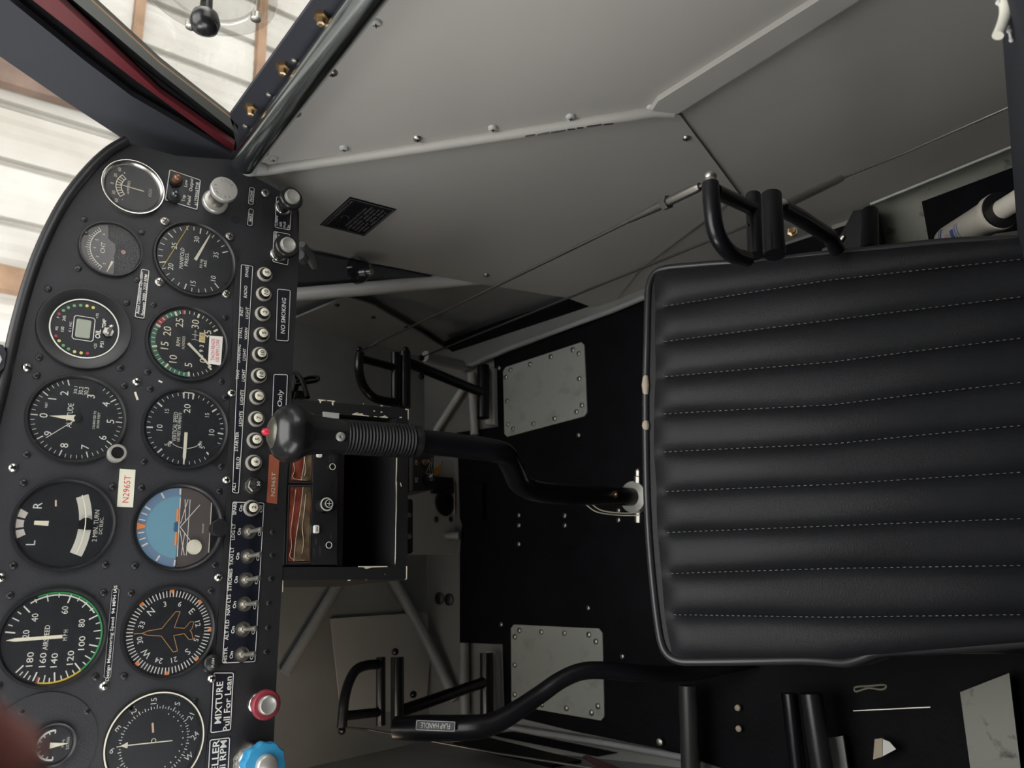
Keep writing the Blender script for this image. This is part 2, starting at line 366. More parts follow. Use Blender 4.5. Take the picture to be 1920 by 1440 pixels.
# lower right side seen below the kick panel
BX = 0.470
bp = quadpx([(545, 600), (650, 556), (700, 572), (790, 625), (838, 656), (862, 690), (800, 690), (700, 660), (560, 650)], lambda a, b: atx(a, b, BX))
boot = thing('boot_cowl_panel', 'grey boot cowl sheet with dark screws below the kick panel', 'side panel', atx(700, 610, BX))
part('sheet', G().slab(bp, (-1, 0, 0), 0.003), greyd_m, boot, True)
for x, y in ((632, 572), (700, 595), (762, 613)): screw_at(atx(x, y, BX - 0.001), (-1, 0, 0), 0.0042, dscrew_m, boot)
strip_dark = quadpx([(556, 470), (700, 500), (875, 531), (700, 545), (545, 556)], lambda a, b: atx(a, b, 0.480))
single('shade_sheet', G().slab(strip_dark, (-1, 0, 0), .002), mat('dark_blue_grey_shade', (.045, .048, .06), .7), 'dark sheet added over the shadowed wall between the kick panel and the thick grey tube', 'shade sheet')  # added sheet, its dark colour stands in for shade on the wall
single('cabin_tube', G().tube([atx(545, 553, 0.464), atx(700, 540, 0.468), atx(900, 521, 0.480)], 0.0105, 14), grey_m, 'thick grey structural tube just below the kick panel', 'tube')
pad = quadpx([(832, 648), (941, 609), (1076, 566), (1131, 584), (1000, 634), (875, 681)], lambda a, b: atx(a, b, 0.462))
single('insulation_pad', G().slab(pad, (-1, 0, 0), 0.008), carpet_m, 'long black pad between kick panel and floor edge tube', 'pad')
# firewall details
YF = 1.045
def ftube(pts, r, label, m=greyd_m, y=YF): return single('firewall_tube', G().tube([(aty(a, b, y) if a < 800 and y else atz(a, b, .012)) for a, b in pts], r, 12), m, label, 'tube')
ftube([(872, 722), (812, 815)], 0.0065, 'slim grey diagonal tube behind the right front pedal', grey_m, 0)
ftube([(884, 700), (890, 815)], 0.0075, 'upright looking grey tube beside the right pedal pivot', grey_m, 0)
ftube([(728, 1070), (790, 1180), (855, 1312)], 0.0095, 'long grey diagonal tube behind the left front pedal')
ftube([(650, 1070), (578, 1190), (535, 1262)], 0.009, 'short dark grey tube under the switch row', greyd_m)
ftube([(870, 1205), (872, 1340)], 0.0085, 'grey cross tube beside the left pedal pivot', greyd_m, 0)
ftube([(776, 1004), (862, 1004)], 0.007, 'grey tube just below the round duct opening', greyd_m)
ls = quadpx([(620, 1160), (795, 1148), (802, 1152), (806, 1240), (798, 1330), (640, 1340)], lambda a, b: aty(a, b, 1.052))
single('firewall_sheet', G().slab(ls, (0, -1, 0), 0.002), grey_m, 'paler grey sheet on the firewall behind the left pedal', 'sheet')  # sheet in a paler grey than the firewall behind it
for (x, y) in ((825, 1122), (843, 1124)):
    g = G().lathe([(0, .0105), (.003, .0105), (.005, .006), (.0055, .002)], atz(x, y, 0.0), (0, 0, 1), seg=20)
    single('rubber_grommet', g, dscrew_m, ('left' if y == 1122 else 'right') + ' one of two touching dark round grommets on the firewall' if False else ('dark round firewall grommet nearer the black floor mat' if x == 843 else 'dark round firewall grommet farther from the black floor mat'), 'grommet', 'pair of grommets')

# floor mat and inspection plates
CZ = 0.004
cp = [atz(a, b, CZ) for a, b in ((926, 672), (1040, 628), (1195, 566))]
cp += [Vector((0.455, 0.40, CZ)), Vector((0.455, 0.24, CZ)), Vector((0.30, 0.24, CZ)), Vector((0.30, -0.2, CZ)), Vector((-0.222, -0.2, CZ)), Vector((-0.222, .50, CZ))]
cp += [atz(a, b, CZ) for a, b in ((1240, 1404), (1080, 1372), (946, 1340), (942, 1208), (862, 1205), (862, 1040), (866, 984), (862, 972), (860, 900), (857, 811), (934, 800))]
single('floor_mat', G().slab(cp, (0, 0, 1), 0.0038), carpet_m, 'large black floor mat lying under the control stick', 'mat')
tun = [atz(a, b, 0.012) for a, b in ((863, 905), (905, 905), (905, 975), (863, 975))]
single('mat_patch', G().slab(tun, (0, 0, 1), 0.008), carpet_m, 'small square black patch at the front edge of the floor mat', 'patch')
def iplate(cs, scr, label):
    P = [atz(a, b, 0.0065) for a, b in cs]; c = sum(P, Vector()) / len(P); t = thing('inspection_plate', label, 'plate', c, 'inspection plates in the floor mat')
    Q = []
    n = len(P)
    for i in range(n):                                        # clipped corners
        a, b, d = P[i - 1], P[i], P[(i + 1) % n]
        Q += [b + (a - b).normalized() * 0.006, b + (d - b).normalized() * 0.006]
    part('plate', G().slab(Q, (0, 0, 1), 0.0022), plate_m, t, True)
    for x, y in scr: screw_at(atz(x, y, 0.0066), (0, 0, 1), 0.0046, steel_m, t)
iplate([(943, 690), (1095, 640), (1101, 779), (946, 820)],
       [(957, 694), (949, 707), (994, 683), (1033, 669), (1074, 656), (1085, 663), (951, 752), (1086, 710), (1091, 760), (1081, 772), (1040, 785), (1000, 795), (953, 796), (962, 804)],
       'clean grey floor plate ahead of the seat, beside the right front pedal')
iplate([(958, 1171), (1129, 1179), (1133, 1352), (959, 1322)],
       [(974, 1182), (965, 1194), (1015, 1185), (1058, 1187), (1104, 1190), (1117, 1203), (965, 1247), (965, 1302), (1016, 1321), (1062, 1328), (1109, 1336), (1121, 1324)],
       'scuffed grey floor plate crossed by the flap handle tube')
mat_s = thing('mat_screws', 'row of small silver screw heads in the black floor mat ahead of the seat', 'screws', atz(1060, 970, CZ))
for x, y in ((1085, 816), (1012, 1116 + 55), (940, 1171), (1103, 1140), (973, 966), (973, 985), (973, 1020), (1059, 967), (1059, 985), (1160, 957), (1160, 975), (936, 690), (1167, 1231)):
    if (x, y) == (1012, 1171): continue
    screw_at(atz(x, y, CZ + .0003), (0, 0, 1), 0.0040, steel_m, mat_s)

# rear right: black mat square and drum of grime on the grey floor
single('floor_mat', G().slab([atz(a, b, .005) for a, b in ((1728, 378), (1912, 309), (2050, 260), (2060, 410), (1742, 455))], (0, 0, 1), 0.004), carpet_m, 'small black mat on the dirty grey floor under the white cartridge', 'mat')

single('floor_plate', G().slab([atz(a, b, .0035) for a, b in ((1560, 410), (1632, 384), (1907, 272), (2100, 190), (2100, 470), (1560, 480))], (0, 0, 1), 0.003), dirty_m, 'dirty grey floor sheet along the wall behind the rear pedal', 'floor sheet')

# ------------------------------------------------- window post, sill tube, windows
PX = 0.470
def strip_px(name, pts, x, t, m, label, cat): return single(name, G().slab(quadpx(pts, lambda a, b: atx(a, b, x)), (-1, 0, 0), t), m, label, cat)
post = thing('window_post', 'wide black covered post between windscreen and side window', 'post', atx(250, 210, PX))
def pp(name, pts, x, t, m, label=None): return part(name, G().slab(quadpx(pts, lambda a, b: atx(a, b, x)), (-1, 0, 0), t), m, post, True, label=label)
pp('cover', [(-150, -5), (-60, -60), (20, 2), (163, 117), (248, 181), (440, 292), (440, 318), (330, 318), (233, 262), (115, 185), (0, 106), (-120, 20)], 0.462, 0.006, band_m)
pp('groove', [(-60, -60), (40, -40), (110, 0), (300, 152), (443, 262), (440, 300), (248, 186), (163, 122), (18, 4)], 0.474, 0.004, blackk_m)
pp('red_strip', [(30, -30), (61, 0), (240, 140), (437, 286), (440, 272), (300, 175), (110, 0), (80, -25)], 0.466, 0.006, redskin_m, 'dull red strip')
pp('backing', [(60, -60), (100, 0), (300, 170), (441, 284), (452, 262), (440, 226), (300, 122), (150, 0), (130, -60)], 0.4765, 0.002, blackk_m)
pp('grey_channel', [(100, -30), (137, 0), (300, 137), (446, 252), (446, 236), (430, 219), (300, 117), (172, 0), (140, -30)], 0.462, 0.005, mat('olive_grey_channel', (.075, .078, .072), .45), 'dark grey channel')
g = G().tube([atx(a, b, 0.462) for a, b in ((150, -20), (173, 0), (300, 117), (432, 219))], 0.0008, 6); part('sealant_line', g, wrust_m, post, True)
# glossy sill tube
a, b = atx(458, 303, 0.447), atx(686, 0, 0.447); d = (b - a)
sill = thing('sill_tube', 'glossy dark tube along the lower edge of the side window', 'tube', a)
part('tube', G().tube([a - d * 0.01, a + d * 0.5, b, b + d * 0.6], 0.0128, 22), mat('dark_grey_gloss_enamel', (0.42, 0.45, 0.46), 0.2, 1.0), sill, True)
fl = thing('window_flange', 'black flange with brass bolts between sill tube and side window', 'flange', atx(520, 150, 0.462))
part('strip', G().slab(quadpx([(431, 217), (587, 0), (680, -130), (790, -110), (690, 0), (470, 290), (446, 284)], lambda x, y: atx(x, y, 0.462)), (-1, 0, 0), 0.004), band_m, fl, True)
for i, (x, y) in enumerate(((602, 28), (530, 123), (470, 200))):
    p = atx(x, y, 0.462); g = G().lathe([(0, .0062), (.0035, .0062), (.0036, .0036), (.009, .0034), (.010, .002)], p, (-1, 0, 0), seg=6, smooth=False); part('brass_bolt', g, brass_m, fl, True)
for x, y in ((608, 44), (552, 113), (504, 177), (460, 236)):
    p = atx(x, y, 0.462); part('rivet', G().lathe([(0, .0028), (.0015, .0026), (.0022, .001)], p, (-1, 0, 0), seg=10), steel_m, fl, True)
# side window pane and round air vent
wp = quadpx([(431, 217), (587, 0), (760, -240), (760, -700), (100, -700), (-100, -240), (137, 0)], lambda x, y: atx(x, y, 0.478))
tag(part('window_1', G().slab(wp, (-1, 0, 0), 0.003), pane_m), kind='structure')
vc = atx(397, -22, 0.474)
vent = thing('window_vent', 'round clear air vent with black knob in the side window', 'vent', vc)
R90 = Matrix.Rotation(-PI / 2, 4, 'Y')
def vlat(prof, c=Vector((0, 0, 0)), seg=40): return G().lathe(prof, vc + c, (-1, 0, 0), seg=seg)
g = G(); rg = []
for r, z in ((.050, 0), (.050, .003), (.047, .0045), (.036, .0045), (.034, .003), (.034, 0), (.050, 0)):
    rg.append([vc + Vector((-z, r * math.cos(t), r * math.sin(t))) for t in [2 * PI * k / 48 for k in range(48)]])
g.rings(rg, True, False, True); part('rim', g, vent_m, vent, True)
part('disc', vlat([(0.001, .034), (0.003, .034)]), vent_m, vent, True)
kc = atx(385, 34, 0.452); g = G().lathe([(-.020, .0045), (-.006, .0050), (-.003, .0098), (.004, .0115), (.010, .0098), (.013, .004)], kc, (-1, 0, 0), seg=24)
kn = part('knob', g, blackk_m, vent, True)
for x, y in ((480, 27), (358, 42)): part('bolt', G().lathe([(0, .0045), (.005, .0042), (.006, .002)], atx(x, y, .470), (-1, 0, 0), seg=12), steel_m, vent, True)

# windscreen: curved perspex from the panel rim up to the roof
g = G(); rg = []
for i in range(9):
    t = i / 8; y = 0.735 - 0.36 * t - 0.06 * math.sin(PI * t) * -1; z = 0.62 + 0.70 * t
    rg.append([(0.125 + 0.345 * math.sin(a), y + 0.10 * (math.cos(a) - 0.45) * (1 - t * .6) + 0.06, z) for a in [(-1 + 2 * k / 24) * 1.45 for k in range(25)]])
g.rings(rg, False, False, True); tag(part('window_2', g, glass('windscreen_perspex', (0.97, 0.97, 0.95))), kind='structure')

# ------------------------------------------------- the hangar outside
HT = Matrix.Translation((0, 0, -1.3)) @ Matrix.Rotation(math.radians(-11), 4, 'X')
def hg(g): g.v = [HT @ v for v in g.v]; return g
def cladding(x0, x1, fixed, axis):
    g = G(); n = int((x1 - x0) / 0.06); rg = []
    prof = []
    for i in range(n + 1):
        x = x0 + i * 0.06
        prof += [(x, 0.03), (x + 0.012, 0.03), (x + 0.013, 0.0), (x + .058, 0.0)] if i % 4 == 0 else [(x, 0.0), (x + .03, -.006)]
    for z in (0.0, 4.2):
        rg.append([((x, fixed + s, z) if axis == 'x' else (fixed + s, x, z)) for x, s in prof])
    return hg(g.rings(rg, False, False))
YH = 2.7
struct('wall_hangar_front', cladding(-6.0, 9.0, YH, 'x'), hang_m)
struct('ground', hg(G().box(-12, 12, -9, YH, -0.05, 0)), mat('hangar_concrete', (0.36, 0.35, 0.33), 0.8, var=0.1, vscale=2))
roof_m = mat('hangar_roof_grey', (0.30, 0.30, 0.30), 0.8)
struct('ceiling_hangar', hg(G().box(-6, 9, 1.2, YH, 4.2, 4.3).box(-6, -1.2, -5, 1.2, 4.2, 4.3).box(1.5, 9, -5, 1.2, 4.2, 4.3).box(-1.2, 1.5, -5, -1.6, 4.2, 4.3)), roof_m)
HI = HT.inverted()
def hpt(px, py, y=None):                                         # where the line of sight meets the hangar wall, in hangar coordinates
    a = HI @ CAM; d = HI.to_3x3() @ ray(px, py); return a + d * (((YH if y is None else y) - a.y) / d.y)
k = 0
for (x, y) in ((483, 120), (258, 30)):
    k += 1; z = hpt(x, y).z; w = .020
    struct('trim_%d' % k, hg(G().box(-6, 9, YH - .05, YH, z - w, z + w)), wrust_m)
for p0, p1, s0, s1, m in (((-60, 130), (175, 200), -.045, .06, wbrown_m), ((-60, 130), (175, 200), .06, .085, wrust_m), ((-60, 515), (60, 541), -.045, .045, wrust_m)):
    a, b = hpt(*p0), hpt(*p1); d = (b - a).normalized(); a = a - d * 1.6; b = b + d * 1.6; n = Vector((-d.z, 0, d.x))
    k += 1; g = G().rings([[a + n * s0 + Vector((0, yy, 0)), b + n * s0 + Vector((0, yy, 0)), b + n * s1 + Vector((0, yy, 0)), a + n * s1 + Vector((0, yy, 0))] for yy in (-.06, -.01)])
    struct('trim_%d' % k, hg(g), m)
# ================================================================= INSTRUMENT PANEL
outline = [(236, 266), (205, 284), (170, 316), (128, 368), (96, 424), (70, 482), (50, 540), (33, 600), (20, 655), (6, 720), (-14, 800), (-36, 900), (-55, 1010), (-68, 1130), (-74, 1260), (-74, 1500), (-60, 1640)]
right = [(440, 300), (470, 328), (515, 352), (555, 376), (561, 400), (560, 470)]
low = [(558, 500), (545, 740), (527, 1090), (518, 1250), (508, 1440), (500, 1640)]
PP = [uv(*p) for p in outline] + [uv(*p) for p in reversed(low)] + [uv(*p) for p in reversed(right)] + [uv(330, 292)]
cu, cv = 0.0, 0.0
panel = thing('instrument_panel', 'black crinkle painted instrument panel filling the left of the view', 'instrument panel', PF)
part('panel_sheet', G().prism(PP, -0.004, 0.0), panel_m, panel)
# rim
rp_ = [Vector((*uv(*p), 0.002)) for p in outline]
part('rim', G().tube(rp_, 0.0048, 12, sub=3), bezel_m, panel)
# lower strip, a separate folded sheet
g = G().prism([uv(*p) for p in ((440, 500), (484, 440), (492, 385), (553, 382), (560, 470), (558, 500), (545, 740), (527, 1090), (518, 1250), (500, 1640), (362, 1640), (398, 1290), (420, 1000))], 0.0, 0.0022)
part('lower_strip', g, strip_m, panel)
dk = [PF @ Vector((*uv(*p), -.006)) for p in outline]
dk2 = [Vector((p.x * .92 + .01, 1.05, p.z - .15)) for p in dk]
single('cowl_deck', G().rings([dk, dk2, [p - Vector((0, 0, .006)) for p in dk2], [p - Vector((0, 0, .006)) for p in dk], dk], False, False, True), band_m, 'black cowl deck sloping away behind the top of the panel', 'deck')

def pscrew(px, py, r, m, parent, name='screw', h=0.0, style='dome', off=(0, 0)):
    u, v = uv(px, py, h) if not isinstance(px, tuple) else px
    u -= off[0]; v -= off[1]; g = G()
    if style == 'dome': g.dome((u, v), r, r * 0.75, h, 16)
    else: g.lathe([(0, r), (r * .3, r * .95), (r * .5, r * .7), (r * .55, r * .1)], (u, v, h), seg=16)
    o = part(name, g, m, parent)
    k = G(); z = h + r * (0.80 if style == 'dome' else .6); a = random.uniform(0, 90)
    k.tick((u, v), -r * .55, r * .55, a, r * .24, z); k.tick((u, v), -r * .55, r * .55, a + 90, r * .24, z)
    part('cross_slot', k, blackk_m, o)
    return o
SH = 0.0022
for x, y in ((50, 689), (256, 716), (24, 877), (424, 900), (409, 1083), (434, 737), (195, 1286), (397, 1272), (1, 1083)):
    pscrew(x, y, 0.0040, chrome_m, panel, h=SH if x > 395 else 0)
for x, y in ((309, 415), (430, 444), (299, 529), (424, 551), (497, 362)):
    pscrew(x, y, 0.0045, steel_m, panel, style='pan', h=0 if x < 440 else SH)
for x, y in ((511, 998), (510, 1041), (508, 1085), (504, 1131), (502, 1177), (499, 1222), (160, 437), (40, 1335), (163, 1334), (245, 1330), (366, 1314), (100, 562)):
    pscrew(x, y, 0.0026, dscrew_m, panel, style='pan', h=SH if x > 440 else 0)
part('paint_chip', G().line(uv(253, 735), uv(258, 750), .0018, .0003).line(uv(297, 714), uv(304, 717), .0016, .0003), cream_m, panel)
part('hole', G().disc(uv(441, 412), .0048, 0.0002, 8), face_m, panel); part('hole', G().disc(uv(515, 955), .002, SH + .0002, 10), face_m, panel)

GA = {'mp': (0.2164, -0.0165, 0.0391), 'am': (0.2743, 0.0446, 0.0277), 'cht': (0.2079, 0.0575, 0.0266), 'oil': (0.1287, 0.0712, 0.0372),
      'alt': (0.0484, 0.0690, 0.0387), 'tc': (-0.0403, 0.0696, 0.0382), 'asi': (-0.1278, 0.0691, 0.0384), 'tach': (0.1299, -0.0150, 0.0376),
      'vsi': (0.0486, -0.0188, 0.0384), 'ah': (-0.0407, -0.0186, 0.0390), 'dg': (-0.1289, -0.0169, 0.0384), 'vor': (-0.2142, -0.0115, 0.0385), 'fuel': (-0.2066, 0.0618, 0.0160)}
cur = None
def L(px, py, h=-0.001):                                        # pixel -> coordinates local to the current gauge
    u, v = uv(px, py, h); return (u - cur[0], v - cur[1])
def gauge(key, name, label, cat='flight instrument', rim=0.9, fz=-0.0015, screws=True, sr=1.22, bz=None, group='round instruments in the panel', fm=None, bh=.0035):
    global cur
    u, v, r = GA[key]; cur = (u, v); t = thing(name, label, cat, pframe(u, v, .001 if key == 'fuel' else 0), group); ri = r * rim
    g = G(); seg = 56
    rg = [[(q * math.cos(a), q * math.sin(a), z) for a in [2 * PI * k / seg for k in range(seg)]] for q, z in ((r, 0), (r, bh * .6), (r * .985, bh), (r * .95, bh), (ri, bh * .3), (ri - .0006, fz), (ri - .0006, fz - .001))]
    g.rings(rg, True, False, True); part('bezel', g, bz or bezel_m, t)
    part('dial_face', G().disc((0, 0), ri, fz - 0.0008 if False else 0.0001, 56, 0.0002), fm or face_m, t)
    if screws:
        for a in (45, 135, 225, 315):
            p = (r * sr * math.sin(math.radians(a)), r * sr * math.cos(math.radians(a))); pscrew(p, 0, 0.0030, dscrew_m, t, style='pan')
    return t, r, ri
def cover(t, ri, z=0.0016): part('glass', G().disc((0, 0), ri, z, 48, 0.0004), glass_m, t)
Z = 0.0006
def S(px): return px * 0.000485                                  # rough size of one pixel on the panel

# ---- manifold pressure
t, r, ri = gauge('mp', 'manifold_pressure_gauge', 'manifold pressure gauge with silver screws, needle just past 30', screws=False)
g = G(); c = (0, 0)
for k in range(26):
    a = 227 + k * 285 / 25; big = k % 5 == 0; g.tick(c, ri * (.80 if big else .86), ri * .97, a, .0011 if big else .0007, Z)
for s, x, y in (('10', 399, 523), ('15', 361, 532), ('20', 319, 501), ('25', 326, 462), ('30', 368, 450), ('35', 404, 479)): g.text(s, *L(x, y), .0048, Z)
g.text('MANIFOLD', *L(340, 485), .0035, Z, w=.0215); g.text('PRESS.', *L(349, 487), .0033, Z, w=.0140)
g.text('IN Hg', *L(376, 495), .0026, Z, w=.0090); g.text('ABS.', *L(384, 495), .0026, Z, w=.0080)
part('markings', g, white_m, t)
u, v = L(364, 485); part('needle', G().tick((0, 0), -.001, ri * .82, 112, .0030, .0010, .0012).tick((0, 0), ri * .82, ri * .93, 112, .0012, .0010, .0001), cream_m, t)
part('reference_line', G().line(L(303, 504), L(353, 424), .0005, .0009), yellow_m, t)
cover(t, ri)

# ---- ammeter
t, r, ri = gauge('am', 'ammeter', 'ammeter with bright chrome bezel in the upper right corner of the panel', rim=.84, screws=False, bz=chrome_m, bh=.005)
g = G().arc(c, .0105, .0140, -42, 42, Z).arc(c, 0, 0, 0, 1, Z)
g = G().arc(c, .0112, .0120, -44, 44, Z).arc(c, .0158, .0166, -44, 44, Z)
for a in range(-44, 45, 11): g.tick(c, .0112, .0166, a, .0007, Z)
for s, a in (('60', -52), ('30', -26), ('0', 0), ('30', 26), ('60', 52)): g.text(s, .0205 * math.sin(math.radians(a)), .0205 * math.cos(math.radians(a)) - (.001 if abs(a) < 40 else -.002), .0028, Z)
g.text('AMPERES', 0, .0055, .0022, Z, w=.014); g.text('+', .014, .010, .003, Z); g.text('-', -.014, .010, .003, Z); g.text('OCU', 0, -.0135, .0026, Z)
g.v = [Vector((x[0], x[1] - .002, x[2])) for x in g.v]
part('markings', g, cream_m, t)
part('needle', G().tick((0, -.006), -.004, .017, 2, .0012, .0010, .0006), cream_m, t)
cover(t, ri, .003)

# ---- cylinder head temperature
t, r, ri = gauge('cht', 'cylinder_temperature_gauge', 'small cylinder head temperature gauge with grey upper face marked CHT', rim=.93, sr=1.28)
part('scale_plate', G().prism([(ri * .96 * math.sin(math.radians(a)), ri * .96 * math.cos(math.radians(a))) for a in range(-100, 81, 6)] + [(.010, .003), (.006, -.003), (.0, -.004), (-.006, -.003), (-.012, -.004)], .0002, .0006), mat('gauge_grey', (.12, .115, .115), .6), t)
Z = .0009
g = G().arc((0, -.004), .0205, .0211, -62, 50, Z)
for k in range(21): g.tick((0, -.004), .0205, .0235 if k % 5 else .0245, -62 + k * 5.6, .0005, Z)
for s, a in (('2', -62), ('3', -34), ('4', -6), ('5', 22), ('6', 50)): g.text(s, .0172 * math.sin(math.radians(a)), -.004 + .0172 * math.cos(math.radians(a)), .0022, Z)
g.text('CHT', 0, .0065, .0034, Z, w=.0105)
part('markings', g, white_m, t)
part('needle', G().tick((0, -.006), .012, .024, -72, .0020, .0010, .0003), cream_m, t)
Z = .0006
part('adjuster', G().disc((0, -.0105), .0020, .0004, 16), mat('pink_dot', (.35, .17, .16), .5), t)
cover(t, ri)

# ---- oil temperature / pressure
t, r, ri = gauge('oil', 'oil_gauge', 'digital oil gauge with grey display and coloured lamp dots', rim=.74, bz=bezel_m, sr=1.18, bh=.003)
part('white_ring', G().ring((0, 0), .0262, .0272, .0008, .0016), white_m, t)
part('display', G().box(-.0086, .0086, -.0050, .0070, .0003, .0008, .0012), lcd_m, t)
g = G(); P = [(-.0106, -.0068), (.0106, -.0068), (.0106, .0086), (-.0106, .0086)]
g.poly([(-.0094, -.0072), (.0094, -.0072), (.0108, -.0058), (.0108, .0076), (.0094, .0090), (-.0094, .0090), (-.0108, .0076), (-.0108, -.0058)], .0006, .0009)
g.text('OIL', -.003, -.0105, .0038, .0009, w=.0085, bold=.02); g.text('TEMP', .0075, -.0145, .0028, .0009, w=.0085, bold=.01); g.text('PSI', -.0120, -.0145, .0026, .0009, w=.0055, bold=.01)
g.text('<75', .0135, -.0085, .0022, .0009); g.text('<25', -.0145, -.0095, .0022, .0009); g.text('245', .0065, .0165, .0024, .0009); g.text('100', -.0035, .0168, .0024, .0009)
g.text('PSI', -.0035, .0210, .0019, .0009); g.text('F', .0065, .0210, .0019, .0009); g.text('E. I. INC.', 0, .0112, .0018, .0009, shear=.2)
part('markings', g, white_m, t)
for x, y, m in ((115, 619, 0), (116, 616, 3),):
    pass
def dots(lst, m, nm): 
    g = G()
    for x, y in lst: g.disc(L(x, y), .0013, .0004, 14)
    part(nm, g, m, t)
zx = lambda a, b: (60 + a / 8.47, 530 + b / 8.47)
dots([zx(425, 505), zx(375, 855), zx(875, 1130)], red_m, 'red_lamps')
dots([zx(495, 450), zx(573, 405), zx(667, 375), zx(768, 370), zx(492, 1005), zx(575, 1060)], mat('lamp_green', (.12, .32, .14), .4), 'green_lamps')
dots([zx(868, 378), zx(967, 405), zx(425, 932), zx(672, 1104), zx(775, 1123)], mat('lamp_yellow', (.62, .55, .16), .4), 'yellow_lamps')
sw = part('selector_switch', G().lathe([(0, .0046), (.0018, .0046)], (*L(*zx(1198, 800)), .0008), seg=6, smooth=False), chrome_m, t)
part('lever', G().lathe([(0, .0022), (.006, .0016), (.010, .0022), (.0108, .001)], (*L(*zx(1198, 800)), .002), (.25, -.1, 1), seg=12), steel_m, sw)

# ---- altimeter
t, r, ri = gauge('alt', 'altimeter', 'altimeter with a triangular hand at 0 and a chrome rimmed knob', rim=.90, sr=1.22)
g = G()
for k in range(50):
    a = k * 7.2; big = k % 5 == 0
    if 78 < a < 118: continue
    g.tick(c, ri * (.84 if big else .90), ri * .985, a, .0009 if big else .0005, Z)
for k in range(10):
    a = math.radians(k * 36); q = ri * .72
    if k in (2, 3): g.text(str(k), *L(*((120, 738), (170, 744))[k - 2]), .0058, Z); continue
    g.text(str(k), q * math.sin(a), q * math.cos(a), .0058, Z)
g.text('ALTITUDE', .002, .0062, .0042, Z, w=.0210); g.text('30.2', .0245, .0000, .0032, Z, w=.0070); g.text('30.3', .0245, -.0042, .0032, Z, w=.0070); g.text('30.1', .0245, .0040, .0024, Z, w=.0065)
g.text('CALIBRATED TO', 0, -.0125, .0018, Z, w=.016); g.text('20,000 FEET', 0, -.0157, .0018, Z, w=.014); g.text('FEET', .0090, .0240, .0016, Z)
part('markings', g, white_m, t)
part('hundreds_hand', G().tick((0, 0), .002, ri * .60, 0, .0055, .0011, .0001), cream_m, t)
part('thousands_hand', G().tick((0, 0), 0, ri * .82, -41, .0006, .0014, .0005), white_m, t)
part('hub', G().disc((0, 0), .0030, .0012, 18), face_m, t)
kn = part('setting_knob', G().lathe([(0, .0075), (.008, .0075), (.009, .0068), (.009, .0052), (.0055, .0048)], (*L(219, 850, .005), 0), seg=28), silver_m, t, label='chrome rimmed knob')
part('hex_socket', G().lathe([(.0050, .0050), (.0085, .0046)], (*L(219, 850, .005), 0), seg=6, smooth=False), blackk_m, kn)
cover(t, ri)

# ---- turn indicator
t, r, ri = gauge('tc', 'turn_indicator', 'turn indicator marked L and R with a slip ball in a curved tube', rim=.90, sr=1.2)
g = G(); g.text('L', *L(57, 1018), .0062, Z); g.text('R', *L(70, 948), .0062, Z); g.text('2 MIN. TURN', *L(179, 986), .0034, Z, w=.0260); g.text('DC ELEC.', *L(189, 986), .0024, Z, w=.0140)
part('markings', g, white_m, t)
g = G()
for a0, a1 in ((-30, -14), (-9, 9), (14, 30)): g.arc((0, .012), .0170, .0250, a0, a1, Z)
part('index_marks', g, mat('index_grey', (.55, .52, .48), .6), t)
part('turn_needle', G().tick(c, .012, .022, 2, .0040, .0012, .0032), cream_m, t)
def slip(a0, a1): return G().arc((0, .0498), .0595, .0690, a0, a1, Z)
g = slip(158.5, 176.5); g2 = slip(183.5, 202.0); g.add(g2.v, g2.f)
sl = part('slip_tube', g, mat('slip_tube_white', (.62, .61, .54), .3), t)
part('slip_ball', G().disc((0.0006, -.0146), .0050, .0009, 24, .002), blackk_m, t)
part('slip_wire', G().arc((0, .0498), .0636, .0643, 158, 202, .0032), cream_m, t)
part('flag_window', G().box(-.0040 + L(108, 948)[0], .0040 + L(108, 948)[0], L(108, 948)[1] - .0026, L(108, 948)[1] + .0026, .0003, .0006), bezel_m, t)
part('flag_or_glint', G().line(L(104, 938), L(104, 950), .0013, .0009), mat('glint_pink', (.75, .55, .45), .5), t)  # pale line drawn as the glint in the indicator window
cover(t, ri)

# ---- airspeed indicator
t, r, ri = gauge('asi', 'airspeed_indicator', 'airspeed indicator with green, yellow and white arcs, hand pointing to the top', rim=.91, sr=1.2)
NA = [('20', 10), ('40', 47), ('60', 106), ('80', 153), ('100', 196), ('120', 231), ('140', 263), ('160', 289), ('180', 313)]
g = G()
for i, (s, a) in enumerate(NA):
    g.tick(c, ri * .76, ri * .95, a, .0010, Z)
    q = ri * (.50 if i in (6, 7) else .60 if i > 0 else .55); ar = math.radians(a); g.text(s, q * math.sin(ar), q * math.cos(ar), .0044, Z, w=.0105 if len(s) == 3 else None)
    if i < 8:
        b = NA[i + 1][1]
        for f in (.25, .5, .75): g.tick(c, ri * (.80 if f == .5 else .86), ri * .95, a + (b - a) * f, .0008, Z)
g.text('AIRSPEED', 0, .0050, .0034, Z, w=.0185); g.text('M P H', .001, -.0080, .0030, Z, w=.0080)
g.arc(c, ri * .90, ri * .93, 55, 148, Z)
part('markings', g, white_m, t)
part('green_arc', G().arc(c, ri * .95, ri * .985, 66, 231, Z), green_m, t); part('yellow_arc', G().arc(c, ri * .95, ri * .985, 231, 283, Z), yellow_m, t)
part('red_line', G().tick(c, ri * .84, ri * .985, 284.5, .0011, Z + .0002), red_m, t)
part('pointer', G().tick(c, -.006, ri * .74, -1, .0026, .0011).tick(c, ri * .74, ri * .9, -1, .0026, .0011, .0002), cream_m, t)
cover(t, ri)

